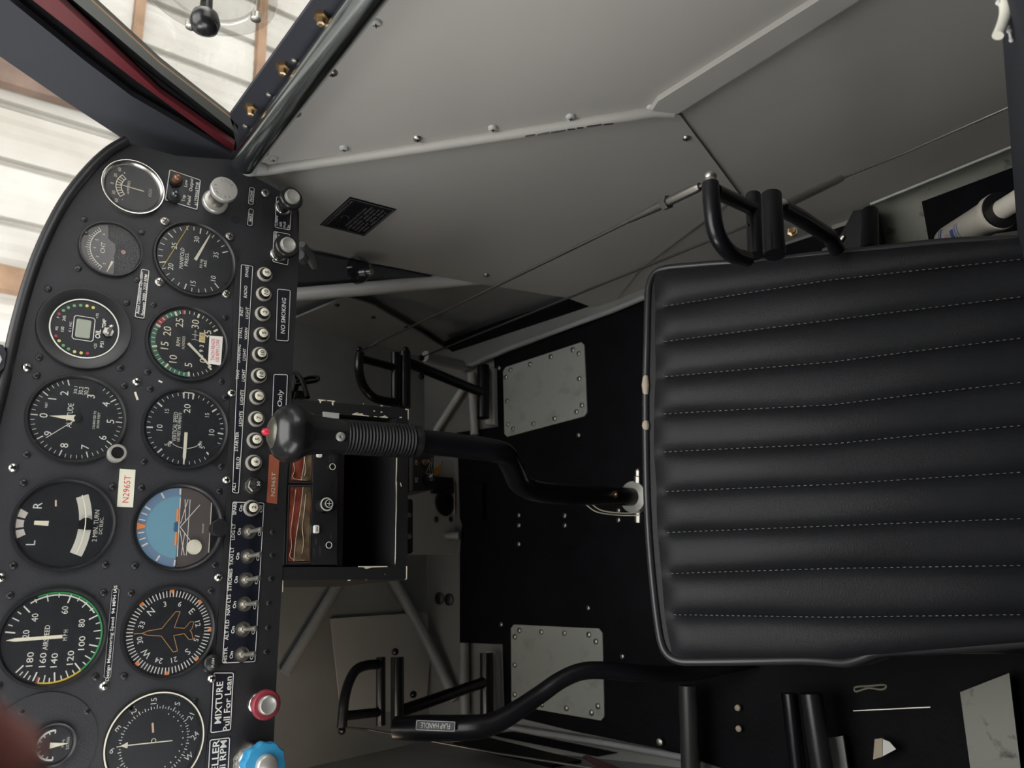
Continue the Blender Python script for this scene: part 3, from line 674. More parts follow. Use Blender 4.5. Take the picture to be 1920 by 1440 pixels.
# ---- tachometer
t, r, ri = gauge('tach', 'tachometer', 'engine tachometer with 59310 hour counter and a small white sticker', rim=.90, sr=1.23)
g = G(); gg = G(); gr = G()
for k in range(36):
    a = 225 + k * 8; big = k % 5 == 0; g.tick(c, ri * (.82 if big else .86), ri * .95, a, .0018 if big else .0007, Z + .0002)
gg.arc(c, ri * .84, ri * .965, 262, 385, Z); gg.arc(c, ri * .84, ri * .965, 405, 432, Z); gr.arc(c, ri * .84, ri * .965, 385, 405, Z); gr.arc(c, ri * .84, ri * .965, 437, 442, Z)
for k, s in enumerate(('0', '5', '10', '15', '20', '25', '30', '35')):
    a = math.radians(225 + 40 * k); q = ri * .62; g.text(s, q * math.sin(a), q * math.cos(a), .0066, Z)
g.text('RPM', 0, .0085, .0034, Z, w=.0085); g.text('HUNDREDS', 0, .0040, .0024, Z, w=.0125)
part('markings', g, cream_m, t); part('green_arc', gg, dgreen_m, t); part('red_arc', gr, red_m, t)
g = G()
for i, s in enumerate('593'): g.text(s, -.0105 + i * .0050, -.0125, .0036, Z, bold=.02)
g.line((.0045, -.009), (.0045, -.003), .0004, Z).line((.0095, -.009), (.0095, -.003), .0004, Z); g.text('1/10', .0072, -.0060, .0018, Z); g.text('1/100', .0122, -.0060, .0018, Z, w=.0035)
part('counter', g, white_m, t)
part('counter_tenths', G().box(.0030, .0076, -.0152, -.0098, .0005, .0009).box(.0080, .0126, -.0152, -.0098, .0005, .0009), mat('counter_yellow', (.72, .60, .30), .5), t)
part('counter_figures', G().text('1', .0053, -.0125, .0036, .0011).text('0', .0103, -.0125, .0036, .0011), face_m, t)
part('hand', G().tick(c, 0, ri * .88, 222, .0026, .0012, .0018), cream_m, t)
P = [L(x, y) for x, y in ((391, 631), (416, 633), (412, 687), (388, 683))]
stt = part('sticker', G().prism(P, .0020, .0022), paper_m, t, label='white paper sticker with red words')
g = G(); g.text('TACH READS', *L(397, 657), .0034, .0024, w=.0220, rot=2).text('100 RPM LOW', *L(406, 659), .0034, .0024, w=.0225, rot=2); part('lettering', g, redtext_m, stt)
cover(t, ri)

# ---- vertical speed
t, r, ri = gauge('vsi', 'vertical_speed_indicator', 'vertical speed indicator with a white hand resting on 0 at its left', rim=.90, sr=1.22)
g = G()
for k in range(-20, 21):
    a = 270 + k * 8.6; big = k % 5 == 0; g.tick(c, ri * (.82 if big else .89), ri * .97, a, .0014 if big else .0006, Z)
g.poly([(ri * .80, .0040), (ri * .97, .0040), (ri * .97, -.0040), (ri * .80, -.0040)], .0010, Z, False); g.line((ri * .80, 0), (ri * .97, 0), .0008, Z)
for s, a in (('5', 313), ('10', 356), ('15', 39)):
    for k in (1, -1):
        ar = math.radians(a if k > 0 else 540 - a); q = ri * .66; g.text(s, q * math.sin(ar), q * math.cos(ar), .0050 if s == '10' else .0036, Z)
g.text('20', .0185, .0004, .0056, Z, w=.0085); g.text('VERTICAL SPEED', .0005, .0098, .0036, Z, w=.0315 * .86); g.text('100 FEET PER MINUTE', .0005, .0060, .0026, Z, w=.0270)
g.text('UP', -.0160, .0135, .0024, Z); g.text('DOWN', -.0140, -.0135, .0024, Z, w=.0060)
g.arc(c, .0185, .0190, 276, 306, Z).arc(c, .0185, .0190, 234, 264, Z)
g.tick((-.0187 * math.sin(math.radians(52)), .0187 * math.cos(math.radians(52))), 0, .003, 35, .0024, Z, .0001); g.tick((-.0187 * math.sin(math.radians(128)), .0187 * math.cos(math.radians(128))), 0, .003, 145, .0024, Z, .0001)
part('markings', g, white_m, t)
part('hand', G().tick(c, .004, ri * .80, 270, .0028, .0011).tick(c, ri * .80, ri * .95, 270, .0022, .0011, .0003), cream_m, t)
part('knob', G().lathe([(0, .0100), (.0008, .0098)], (-.024, -.031, .0), seg=24), bezel_m, t)
cover(t, ri)

# ---- artificial horizon
t, r, ri = gauge('ah', 'artificial_horizon', 'artificial horizon with pale blue sky half and a round cream sticker', rim=.89, sr=1.2)
g = G().arc(c, 0, ri, -88, 90, .0004); part('sky', g, skyd_m, t); part('sky_drum', G().arc(c, 0, ri * .78, -88, 90, .0006), sky_m, t)
gp = G().prism([(ri * math.sin(math.radians(a)), ri * math.cos(math.radians(a))) for a in range(90, 141, 5)] + [(ri * math.sin(math.radians(a)), ri * math.cos(math.radians(a))) for a in range(220, 273, 5)], .0004, .0005)
part('ground', gp, brown_m, t)
g = G().poly([(ri * math.sin(math.radians(a)), ri * math.cos(math.radians(a))) for a in (140, 220)], .0007, .0012, False)
part('mask', g, cream_m, t)
g = G()
for a in (-60, -30, -20, -10, 10, 20, 30, 60, -87, 88): g.tick(c, ri * .82, ri * .97, a, .0014 if abs(a) > 25 else .0009, .0008)
g.line((-ri * .74, -.0002), (ri * .74, .0006), .0009, .0008)
for s_ in (1, -1):
    g.line((0, -.001), (s_ * .0200, -.0165), .0007, .0008).line((s_ * .003, -.001), (s_ * .0245, -.0060), .0006, .0008).line((s_ * .0245, -.0035), (s_ * .006, -.0050), .0006, .0008).line((s_ * .0245, -.0060), (s_ * .0245, -.0061), .0006, .0008)
g.line((-.0245, -.0078), (.0245, -.0078), .0006, .0008)
g.text('VACUUM', -.001, -.0205, .0014, .0008)
part('markings', g, white_m, t)
part('reference_bars', G().box(.0045, .0165, .0010, .0030, .0012, .0022, .0008).box(-.0165, -.0045, .0010, .0030, .0012, .0022, .0008), orange_m, t)
part('centre_emblem', G().box(-.004, .004, .0012, .0046, .0011, .0016, .0008), mat('emblem_blue', (.05, .12, .25), .5), t)
part('bank_pointer', G().tick(c, ri * .80, ri * .99, 0, .0020, .0010, .0065), orange_m, t)
part('round_sticker', G().disc((-.0175, -.0135), .0065, .0020, 32), sticker_m, t, label='round cream sticker')
kn = part('cage_knob', G().lathe([(0, .0070), (.009, .0078), (.0105, .0070)], (-.0010, -.0325, 0.001), seg=24), bezel_m, t)
cover(t, ri, .0024)

# ---- directional gyro
t, r, ri = gauge('dg', 'heading_indicator', 'heading indicator with an orange aeroplane outline on its dial', rim=.90, sr=1.2)
g = G(); H0 = 47
for k in range(72): g.tick(c, ri * .83, ri * .98, H0 + k * 5, .0008, Z)
for k, s in enumerate(('N', '3', '6', 'E', '12', '15', 'S', '21', '24', 'W', '30', '33')):
    a = H0 + 30 * k; ar = math.radians(a); q = ri * .68; g.text(s, q * math.sin(ar), q * math.cos(ar), .0052 if s in 'NESW' else .0042, Z, rot=-a)
part('compass_card', g, white_m, t)
hw = [(0, .022), (.0018, .017), (.0026, .010), (.0030, .0065), (.0165, -.0040), (.0160, -.0075), (.0032, -.0035), (.0022, -.012), (.0075, -.0165), (.0070, -.0195), (.0012, -.0180)]
pl = hw + [(0, -.0165)] + [(-x, y) for x, y in reversed(hw[1:])]
g = G().poly(pl, .0005, .0010); g.line((0, .022), (0, .028), .0006, .0010)
part('aeroplane_outline', g, mat('tan_outline', (.50, .26, .10), .6), t)
g = G()
for a in range(0, 360, 45):
    if a: g.tick(c, ri * .90, ri * 1.0, a, .0002, .0012, .0038)
part('index_triangles', g, orange_m, t)
part('knob', G().lathe([(0, .0065), (.007, .0070), (.008, .006)], (-.0275, -.0350, .001), seg=20), bezel_m, t)
part('knob_text', G().text('PUSH', -.0275, -.0350, .0022, .0093), white_m, t)
cover(t, ri)

# ---- VOR indicator
t, r, ri = gauge('vor', 'navigation_indicator', 'navigation indicator inside a thin white ring at the lower left', rim=.93, screws=False)
part('white_ring', G().ring((0, 0), .0372, .0382, .0030, .0040, 64), cream_m, t)
g = G(); H0 = 120
for k in range(72): g.tick(c, ri * (.70 if k % 2 == 0 else .71), ri * (.79 if k % 6 == 0 else .77 if k % 2 == 0 else .74), H0 + k * 5, .0006, Z)
for k, s in enumerate(('S', '21', '24', 'W', '30', '33', 'N', '3', '6', 'E', '12', '15')):
    a = H0 + 29 * k if k < 7 else H0 + 30 * k; a = H0 + 29.5 * k; ar = math.radians(a); q = ri * .88; g.text(s, q * math.sin(ar), q * math.cos(ar), .0044, Z, rot=0 if s == '15' else -(a - 90) * .45)
for k in range(-5, 6):
    a = math.radians(180 + k * 13); g.disc((.022 * math.sin(a), .022 * math.cos(a)), .0005, Z, 8, .0002)
part('compass_card', g, white_m, t)
a_, b_ = L(229, 1398), L(322, 1388)
part('course_needle', G().line(a_, b_, .0008, .0012).tick(L(228, 1398), -.004, .0015, 0, .0045, .0012, .0002), cream_m, t)
part('flag_or_glint', G().line(L(285, 1355), L(286, 1373), .0016, .0009), mat('flag_tan', (.60, .42, .28), .5), t)
part('course_hub', G().ring((0.001, .001), .0014, .0019, .0010, .0014, 20), cream_m, t)
cover(t, ri)

# ---- small suction / fuel gauge and its blanking plate
part('blanking_plate', G().prism([(GA['fuel'][0] + .0385 * math.sin(2 * PI * k / 48), GA['fuel'][1] + .008 + .0385 * math.cos(2 * PI * k / 48)) for k in range(48)], 0, .0010), panel_m, panel)
t, r, ri = gauge('fuel', 'suction_gauge', 'smallest round gauge on the panel, with a short green arc and a white hand', rim=.82, screws=False)
g = G().arc(c, ri * .74, ri * .84, -95, 95, Z)
for k in range(9): g.tick(c, ri * .62, ri * .80, -95 + k * 23.7, .0008, Z)
g.text('SUCTION', 0, -.0100, .0020, Z, w=.0085); g.text('IN. Hg', .0004, -.0066, .0014, Z)
part('markings', g, white_m, t); part('green_arc', G().arc(c, ri * .74, ri * .92, -20, 12, Z + .0002), green_m, t)
part('hand', G().tick(c, .002, -.0100, 0, .0042, .0012, .0004), cream_m, t); cover(t, ri)

# dark bracket cut by the left edge of the view
uu, vv_ = uv(0, 676, .02); t = thing('rim_bracket', 'dark bracket cut by the left edge of the view, above the altimeter', 'bracket', pframe(uu, vv_, .0))
BK = lambda *p: [(uv(x, y, .006)[0] - uu, uv(x, y, .006)[1] - vv_) for x, y in p]
part('body', G().prism(BK((-40, 640), (6, 648), (11, 664), (7, 690), (-12, 706), (-40, 712)), .002, .008), band_m, t)
part('light_pad', G().prism(BK((-20, 664), (0, 668), (3, 676), (-1, 684), (-20, 690)), .008, .009), grey_m, t)

# ================================================================= PLACARDS
def placard(name, label, corners, lines, m=placard_m, tm=white_m, border=True, rnd=.0012, h=0.0, bold=.012, inset=.0012, bw=.0006, th=.0005, group='placards on the panel', cat='placard'):
    P = [Vector((*uv(x, y, h), 0)) for x, y in corners]; cc = sum(P, Vector()) / len(P)
    t = thing(name, label, cat, pframe(cc.x, cc.y, h), group); P = [p - cc for p in P]
    part('plate', G().prism([(p.x, p.y) for p in P], 0, th), m, t)
    if border:
        Q = []; n = len(P)
        I = [p * 1 for p in P]
        for i in range(n):
            a = (P[i - 1] - P[i]).normalized(); b = (P[(i + 1) % n] - P[i]).normalized(); s_ = max(.3, a.cross(b).length); I[i] = P[i] + (a + b) * inset / s_
        for i in range(n):
            a, b, d = I[i - 1], I[i], I[(i + 1) % n]; Q += [b + (a - b).normalized() * rnd, b + (a + d - 2 * b).normalized() * rnd * .45, b + (d - b).normalized() * rnd]
        part('border', G().poly([(q.x, q.y) for q in Q], bw, th + .0001), tm, t)
    g = G()
    for ln in lines:
        s, x, y, hp, wp = ln[:5]; u, v = uv(x, y, h); k = 0.00043
        al = ln[5] if len(ln) > 5 else 'C'
        g.text(s, u - cc.x, v - cc.y, hp * k, th + .0001, w=wp * .00051 if wp else None, bold=bold, al=al)
    if lines: part('lettering', g, tm, t)
    return t
placard('placard', 'small white framed ALTERNATOR placard around two lamps', [(316, 316), (378, 337), (371, 396), (307, 376)],
        [('Trip', 344, 372, 6.5, 15), ('Field', 354, 376, 7, 19), ('Low', 348, 344, 6.5, 15), ('Output', 358, 347, 7, 28), ('ALTERNATOR', 369, 364, 8, 52)], bw=.0007)
placard('placard', 'small framed placard reading PHONE', [(466, 349), (479, 352), (476, 386), (463, 384)], [('PHONE', 471.5, 368, 7, 25)])
placard('placard', 'small framed placard reading MIKE', [(465, 389), (477, 392), (474, 426), (461, 424)], [('MIKE', 469.5, 408, 7, 18)])
placard('placard', 'framed CABIN AIR Pull On placard under the uppermost push knob', [(516, 367), (549, 373), (545, 434), (513, 428)], [('CABIN', 518, 414, 7, 22), ('AIR', 526, 421, 6.5, 12), ('Pull', 533, 422, 6, 13), ('On', 540, 427, 6, 11)], h=SH)
placard('placard', 'framed CABIN HEAT placard partly hidden by the second push knob', [(511, 432), (545, 438), (541, 500), (509, 492)], [('CABIN', 516.5, 446, 7, 24), ('HEAT', 524, 447, 6.5, 16)], h=SH)
placard('warning_placard', 'narrow placard about avoiding continuous operation between 2000 and 2250 RPM', [(263, 502), (282, 506), (272, 600), (250, 596)], [('Avoid Continuous Operation', 261.5, 549, 6.2, 82), ('Between 2000 - 2250 RPM', 270.5, 553, 6.2, 79)])
placard('speed_placard', 'long thin Design Maneuvering Speed placard beside the airspeed indicator', [(209, 1103), (224.5, 1103), (208, 1272), (193, 1272)], [('Design Maneuvering Speed  94 MPH IAS', 208.5, 1186, 5.5, 146)], bw=.0002, inset=.0005)
placard('registration_sticker', 'white registration sticker with red characters N2965T', [(224.5, 879), (254, 881), (249, 951.5), (219, 950)], [('N2965T', 237, 917, 11.5, 46)], m=sticker_m, tm=redtext_m, border=False, bold=0)
placard('registration_tape', 'orange brown embossed tape reading N2965T below the circuit breakers', [(505, 852), (524, 852), (519, 945), (500, 942)], [('N2965T', 512, 908, 8.5, 45)], m=orangelab_m, tm=cream_m, border=False, bold=0, h=SH)
placard('placard', 'framed NO SMOKING placard', [(518, 540), (546, 543), (542, 642), (515, 640)], [('NO SMOKING', 531, 592, 10, 76)], h=SH, bw=.0007)
placard('placard', 'framed Front Seat Only placard partly hidden by the stick grip', [(511, 700), (541, 701), (534, 850), (505, 850)], [('Front Seat Only', 525, 731, 10.5, 112, 'R')], h=SH, bw=.0007)
placard('placard', 'framed MIXTURE Pull For Lean placard', [(398, 1259), (440, 1259), (434, 1371), (392, 1377)], [('MIXTURE', 410, 1317, 12.5, 66), ('Pull For Lean', 426, 1319, 12, 86)], h=SH, bw=.0007)
placard('placard', 'framed PROPELLER Hi RPM placard cut by the bottom of the view', [(391, 1385), (433, 1380), (427, 1510), (384, 1518)], [('PROPELLER', 402, 1446, 12.5, 96), ('Push For Hi RPM', 419, 1388, 12, 118, 'R')], h=SH, bw=.0007)
placard('breaker_placard', 'long framed placard naming the circuit breakers from SPARE to ALT', [(450, 494), (476, 498), (449, 928), (433, 925)],
        [('SPARE', 462.5, 510, 7, 23), ('RADIO', 460, 547, 7, 25), ('INST', 452.5, 584, 6.5, 19), ('LIGHT', 463, 587, 6.5, 24), ('STALL', 450.5, 624, 6.5, 23), ('WARN', 461, 626, 6.5, 24),
         ('LANDING', 447.5, 663, 7, 36), ('LIGHT', 458, 665, 6.5, 24), ('TAXI', 445, 703, 6.5, 18), ('LIGHT', 456, 704, 6.5, 24), ('LIGHTS', 453, 745, 7, 29), ('LIGHTS', 451, 785, 7, 29), ('STARTER', 443.5, 828, 7, 37), ('FIELD', 445.5, 868, 7, 22), ('ALT', 438.5, 912, 7, 16)], h=SH)
SWT = [('SPARE', 953), ('LDG LT', 997), ('TAXI LT', 1043), ('STROBES', 1087), ('NAV LTS', 1134), ('ALT FLD', 1181), ('MSTR', 1228)]
ln = []
for i, (s, y) in enumerate(SWT):
    x = 440 - i * 2.95; ln += [(s, x, y, 7, {'SPARE': 24, 'LDG LT': 29, 'TAXI LT': 32, 'STROBES': 38, 'NAV LTS': 35, 'ALT FLD': 34, 'MSTR': 25}[s]), ('On', x + 11, y, 6.5, 12), ('Off', x + 49, y + 1, 6, 14)]
placard('switch_placard', 'long framed placard around the row of toggle switches', [(434, 939), (497, 941), (480, 1243), (414, 1246)], ln, h=SH)

# ================================================================= BREAKERS, SWITCHES, KNOBS
def breaker(px, py, num, label, big=False, group='circuit breakers in a row'):
    u, v = uv(px, py, SH); t = thing('circuit_breaker', label, 'circuit breaker', pframe(u, v, SH), group)
    r = .0078
    part('collar', G().lathe([(0, r), (.0014, r), (.0024, r * .93), (.0026, r * .80)], seg=28), chrome_m if big else mat_collar, t)
    if big:
        part('nut', G().lathe([(.0024, .0060), (.0052, .0056)], seg=6, smooth=False), chrome_m, t)
        part('button', G().lathe([(.005, .0036), (.014, .0036), (.0148, .003)], seg=22), blackk_m, t); part('number', G().text(num, 0, 0, .0030, .0150), white_m, t)
    else:
        part('sleeve', G().lathe([(.0020, .0062), (.0045, .0058), (.0060, .0053), (.0062, .0047)], seg=28), blackk_m, t)
        part('button', G().lathe([(.006, .0043), (.0070, .0043), (.0072, .0040)], seg=24), cream_m, t); part('number', G().text(num, 0, 0, .0038, .0074, bold=.01, w=.0050 if len(num) == 2 else None), face_m, t)
    return t
mat_collar = mat('cream_metal_collar', (0.55, 0.53, 0.46), 0.35, 0.5)
BR = [(498, 514, '5', 'round circuit breaker marked 5 below the word SPARE, nearest the push knobs'), (496, 551, '10', 'round circuit breaker marked 10 below the word RADIO'),
      (494, 588, '2', 'round circuit breaker marked 2 below the words INST LIGHT'), (492, 627, '5', 'round circuit breaker marked 5 below the words STALL WARN'),
      (489, 664, '10', 'round circuit breaker marked 10 below the words LANDING LIGHT'), (487, 704, '10', 'round circuit breaker marked 10 below the words TAXI LIGHT'),
      (484, 744, '7', 'round circuit breaker marked 7 next to the TAXI LIGHT breaker'), (482, 785, '7', 'round circuit breaker marked 7 next to the STARTER breaker'),
      (479.5, 825, '5', 'round circuit breaker marked 5 below the word STARTER, beside the stick top'), (477, 867, '6', 'round circuit breaker marked 6 below the word FIELD')]
for x, y, n_, lb in BR: breaker(x - 2, y + 1, n_, lb)
breaker(474, 911, '50', 'tall black circuit breaker marked 50 in a silver nut', True)
breaker(471, 953, '2', 'round circuit breaker marked 2 at the SPARE end of the toggle row')
tarn_m = mat('tarnished_nickel', (.33, .31, .27), .42, 1.0)
TOG = [(466, 997, 493, 'LDG LT'), (464, 1043, 491, 'TAXI LT'), (461, 1087, 489, 'STROBES'), (458, 1133, 485, 'NAV LTS'), (455, 1180, 482, 'ALT FLD'), (453, 1227, 480, 'MSTR')]
for x, y, tx, nm in TOG:
    u, v = uv(x, y, SH); t = thing('toggle_switch', 'silver toggle switch under the words ' + nm, 'switch', pframe(u, v, SH), 'toggle switches in a row')
    part('nut', G().ring((0, 0), .0044, .0063, 0, .0008, 32), tarn_m, t); part('washer', G().ring((0, 0), .0062, .0069, 0, .0012, 32), chrome_m, t)
    part('bushing', G().lathe([(0, .0046), (.0012, .0044), (.0026, .0036), (.0044, .0030), (.0048, .0024)], seg=24), tarn_m, t)
    tip = Vector((0.0004, -.0052, .0200)); part('lever', G().tube([(0, 0, .004), tip * .5, tip * .93, tip, tip * 1.03], [.0015, .0018, .0025, .0022, .0007], 14), steel_m, t)

def lamp(px, py, m, label):
    u, v = uv(px, py); t = thing('warning_lamp', label, 'lamp', pframe(u, v), 'alternator lamps'); part('ring', G().lathe([(0, .0066), (.003, .0062), (.0035, .0052)], seg=24), bezel_m, t)
    part('lens', G().lathe([(.003, .0046), (.0075, .0046), (.011, .0038), (.0125, .002)], seg=22), m, t)
lamp(329, 340, lens_amber, 'amber warning lamp above the word Low'); lamp(325, 371, lens_dark, 'dark unlit warning lamp above the word Trip')
# primer knob
u, v = uv(402, 380); t = thing('primer_knob', 'large silver engraved primer knob near the panel corner', 'knob', pframe(u, v))
part('base', G().lathe([(0, .0125), (.004, .0125), (.005, .0115), (.0055, .0095)], seg=36), silver_m, t)
part('shaft', G().lathe([(.004, .0080), (.016, .0078), (.017, .0092), (.020, .0092), (.021, .0060), (.026, .0060)], seg=28), steel_m, t)
pk = part('head', G().lathe([(.0255, .0118), (.027, .0127), (.0315, .0127), (.0325, .0120)], seg=48, lobes=48, amp=.01), silver_m, t)
g = G()
for i, s in enumerate('PRIMER'):
    a = -60 + i * 26 - 60; ar = math.radians(a); g.text(s, .0088 * math.sin(ar), .0088 * math.cos(ar), .0028, .0327, rot=-a)
for i, s in enumerate('LOCK'):
    a = 70 + i * 24; ar = math.radians(a); g.text(s, .0088 * math.sin(ar), .0088 * math.cos(ar), .0028, .0327, rot=-a)
part('engraving', g, mat('engraved_grey', (.20, .19, .17), .6), pk)
# push pull cabin knobs
def pushknob(px, py, label, m=blackk_m, cap=silver_m, R=.0125, base=silver_m, L_=.022):
    u, v = uv(px, py, SH); t = thing('push_pull_knob', label, 'knob', pframe(u, v, SH), 'push pull knobs')
    part('base_nut', G().lathe([(0, .0084), (.0012, .0084), (.0016, .0074), (.0030, .0074), (.0032, .0068)], seg=28), chrome_m, t)
    part('shaft', G().lathe([(.0028, .0064), (L_, .0056)], seg=22), m, t)
    part('head', G().lathe([(L_ - .006, .0060), (L_ - .003, R * .93), (L_, R), (L_ + .003, R), (L_ + .0045, R * .9)], seg=36), m, t)
    part('cap', G().lathe([(L_ + .003, .0080), (L_ + .0075, .0078), (L_ + .0082, .0066), (L_ + .0078, .0060)], seg=30), cap, t)
    return t
pushknob(529, 390, 'black push knob with silver centre at the CABIN AIR placard')
pushknob(521, 478, 'black push knob with silver centre hiding the CABIN HEAT placard')
pushknob(482, 1318, 'red mixture knob with silver centre', redk_m, L_=.020)
u, v = uv(468, 1424, SH); t = thing('propeller_knob', 'blue vernier propeller knob with large silver nut', 'knob', pframe(u, v, SH))
part('nut', G().lathe([(0, .0155), (.004, .0155), (.012, .0130), (.014, .0110)], seg=32, lobes=12, amp=.03), chrome_m, t)
part('sleeve', G().lathe([(.013, .0130), (.026, .0130), (.027, .0120)], seg=60, lobes=8, amp=.05), bluek_m, t)
part('head', G().lathe([(.027, .0150), (.029, .0175), (.036, .0175), (.038, .0165), (.0385, .0120)], seg=96, lobes=10, amp=.035), bluek_m, t)
part('button', G().lathe([(.036, .0090), (.043, .0088), (.0445, .0075)], seg=30), silver_m, t)
# ================================================================= RADIO BOX UNDER THE PANEL
u0, v0 = uv(650, 918); rb = thing('radio_box', 'black metal radio box with chipped white paint under the panel', 'radio rack', pframe(u0, v0))
def RB(*pts): return [(uv(x, y)[0] - u0, uv(x, y)[1] - v0) for x, y in pts]
box_m = mat('black_box_paint', (0.016, 0.016, 0.018), 0.42, bump=0.3, bscale=600)
g = G().prism(RB((541, 748), (765, 767), (765, 786), (542, 771)), -.17, .001); g.prism(RB((741, 784), (765, 786), (763, 1063), (741, 1063)), -.17, .001); g.prism(RB((528, 1063), (763, 1063), (763, 1087), (528, 1087)), -.17, .001)
part('housing', g, box_m, rb)
part('back_plate', G().prism(RB((541, 748), (765, 767), (763, 1087), (528, 1087)), -.172, -.166), blackk_m, rb)
part('corner_gusset', G().prism(RB((734, 785), (742, 785), (742, 797), (736, 795)), -.004, .0006), box_m, rb)
def chip(lst, z=.0014):
    g = G()
    for P in lst: g.prism(RB(*P), z - .0006, z)
    return part('paint_chip', g, cream_m, rb, label='spots where the black paint has chipped to white')
zz = lambda a, b: (520 + a / 6.857, 740 + b / 6.857)
zq = lambda a, b: (520 + a / 6.857, 900 + b / 6.857)
chip([[zz(950, 255), zz(1000, 235), zz(1040, 232), (668, 776), zz(1090, 245), zz(1095, 262), zz(1170, 275), zz(1170, 283), zz(1060, 272), zz(960, 262)],
      [zz(1290, 290), zz(1340, 282), zz(1380, 268), zz(1390, 282), zz(1415, 293), zz(1412, 303), zz(1350, 300)], [zz(1235, 278), zz(1275, 284), zz(1272, 291), zz(1238, 288)],
      [zz(1228, 208), zz(1245, 206), zz(1250, 220), zz(1232, 222)], [zz(1320, 222), zz(1338, 216), zz(1345, 232), zz(1325, 236)], [zz(1565, 290), zz(1595, 290), zz(1592, 302), zz(1568, 300)],
      [zz(515, 62), zz(620, 72), zz(618, 80), zz(560, 84), zz(552, 112), zz(540, 108), zz(538, 82)], [zz(635, 74), zz(740, 84), zz(738, 90), zz(716, 94), zz(714, 140), zz(700, 140), zz(692, 118), zz(702, 92), zz(640, 82)],
      [zz(1095, 118), zz(1110, 116), zz(1108, 126)], [zz(1320, 140), zz(1355, 142), zz(1350, 150), zz(1322, 150)], [zz(1640, 182), zz(1682, 192), zz(1675, 206), zz(1642, 198)], [zz(1672, 206), zz(1680, 206), zz(1680, 320), zz(1674, 320)],
      [zz(1520, 815), zz(1535, 815), zz(1530, 1000), zz(1522, 1120), zz(1515, 1120)], [zz(1515, 1130), zz(1522, 1130), zz(1530, 1420), zz(1520, 1420)],
      [zq(1520, 20), zq(1530, 20), zq(1528, 400), zq(1520, 600), zq(1516, 1000), zq(1508, 1080), zq(1504, 1080), zq(1512, 700)],
      [zq(1030, 1110), zq(1405, 1108), zq(1410, 1118), zq(1210, 1126), zq(1150, 1142), zq(1120, 1140), zq(1110, 1124), zq(1034, 1120)], [zq(1570, 40), zq(1580, 36), zq(1592, 84), zq(1584, 88)],
      [zq(1372, 1208), zq(1382, 1206), zq(1380, 1218)], [zq(900, 1285), zq(935, 1284), zq(930, 1296), zq(905, 1298)], [zq(1120, 1280), zq(1145, 1280), zq(1142, 1288)], [zq(1650, 1110), zq(1662, 1110), zq(1660, 1270), zq(1640, 1284), zq(1636, 1278), zq(1650, 1262)],
      [zq(58, 1292), zq(70, 1292), zq(66, 1440), zq(56, 1440)]])
# radio unit with film covered windows
ru, rv = uv(586, 915); rd = thing('radio', 'aviation radio with three film covered orange displays', 'radio', pframe(ru, rv))
def RR(*pts, h=0): return [(uv(x, y, h)[0] - ru, uv(x, y, h)[1] - rv) for x, y in pts]
part('body', G().prism(RR((543, 771), (588, 775), (583, 1059), (533, 1060)), -.15, -.001), box_m, rd)
part('control_strip', G().prism(RR((588, 775), (632, 779), (630, 1059), (583, 1059)), -.15, .002), box_m, rd)
part('lower_slab', G().prism(RR((632, 779), (655, 782), (650, 1060), (630, 1059)), -.15, -.010), mat('dark_brown_slab', (0.022, 0.018, 0.017), 0.4, bump=.1), rd)
part('grey_blank', G().prism(RR((604, 773), (634, 776), (633, 790), (603, 787)), .001, .003), grey_m, rd)
wins = [((560, 770), (588, 772), (587, 806), (557, 804)), ((548, 812), (587, 812), (585, 905), (541.5, 904)), ((541, 911), (585, 911), (580.5, 1055), (536.5, 1056))]
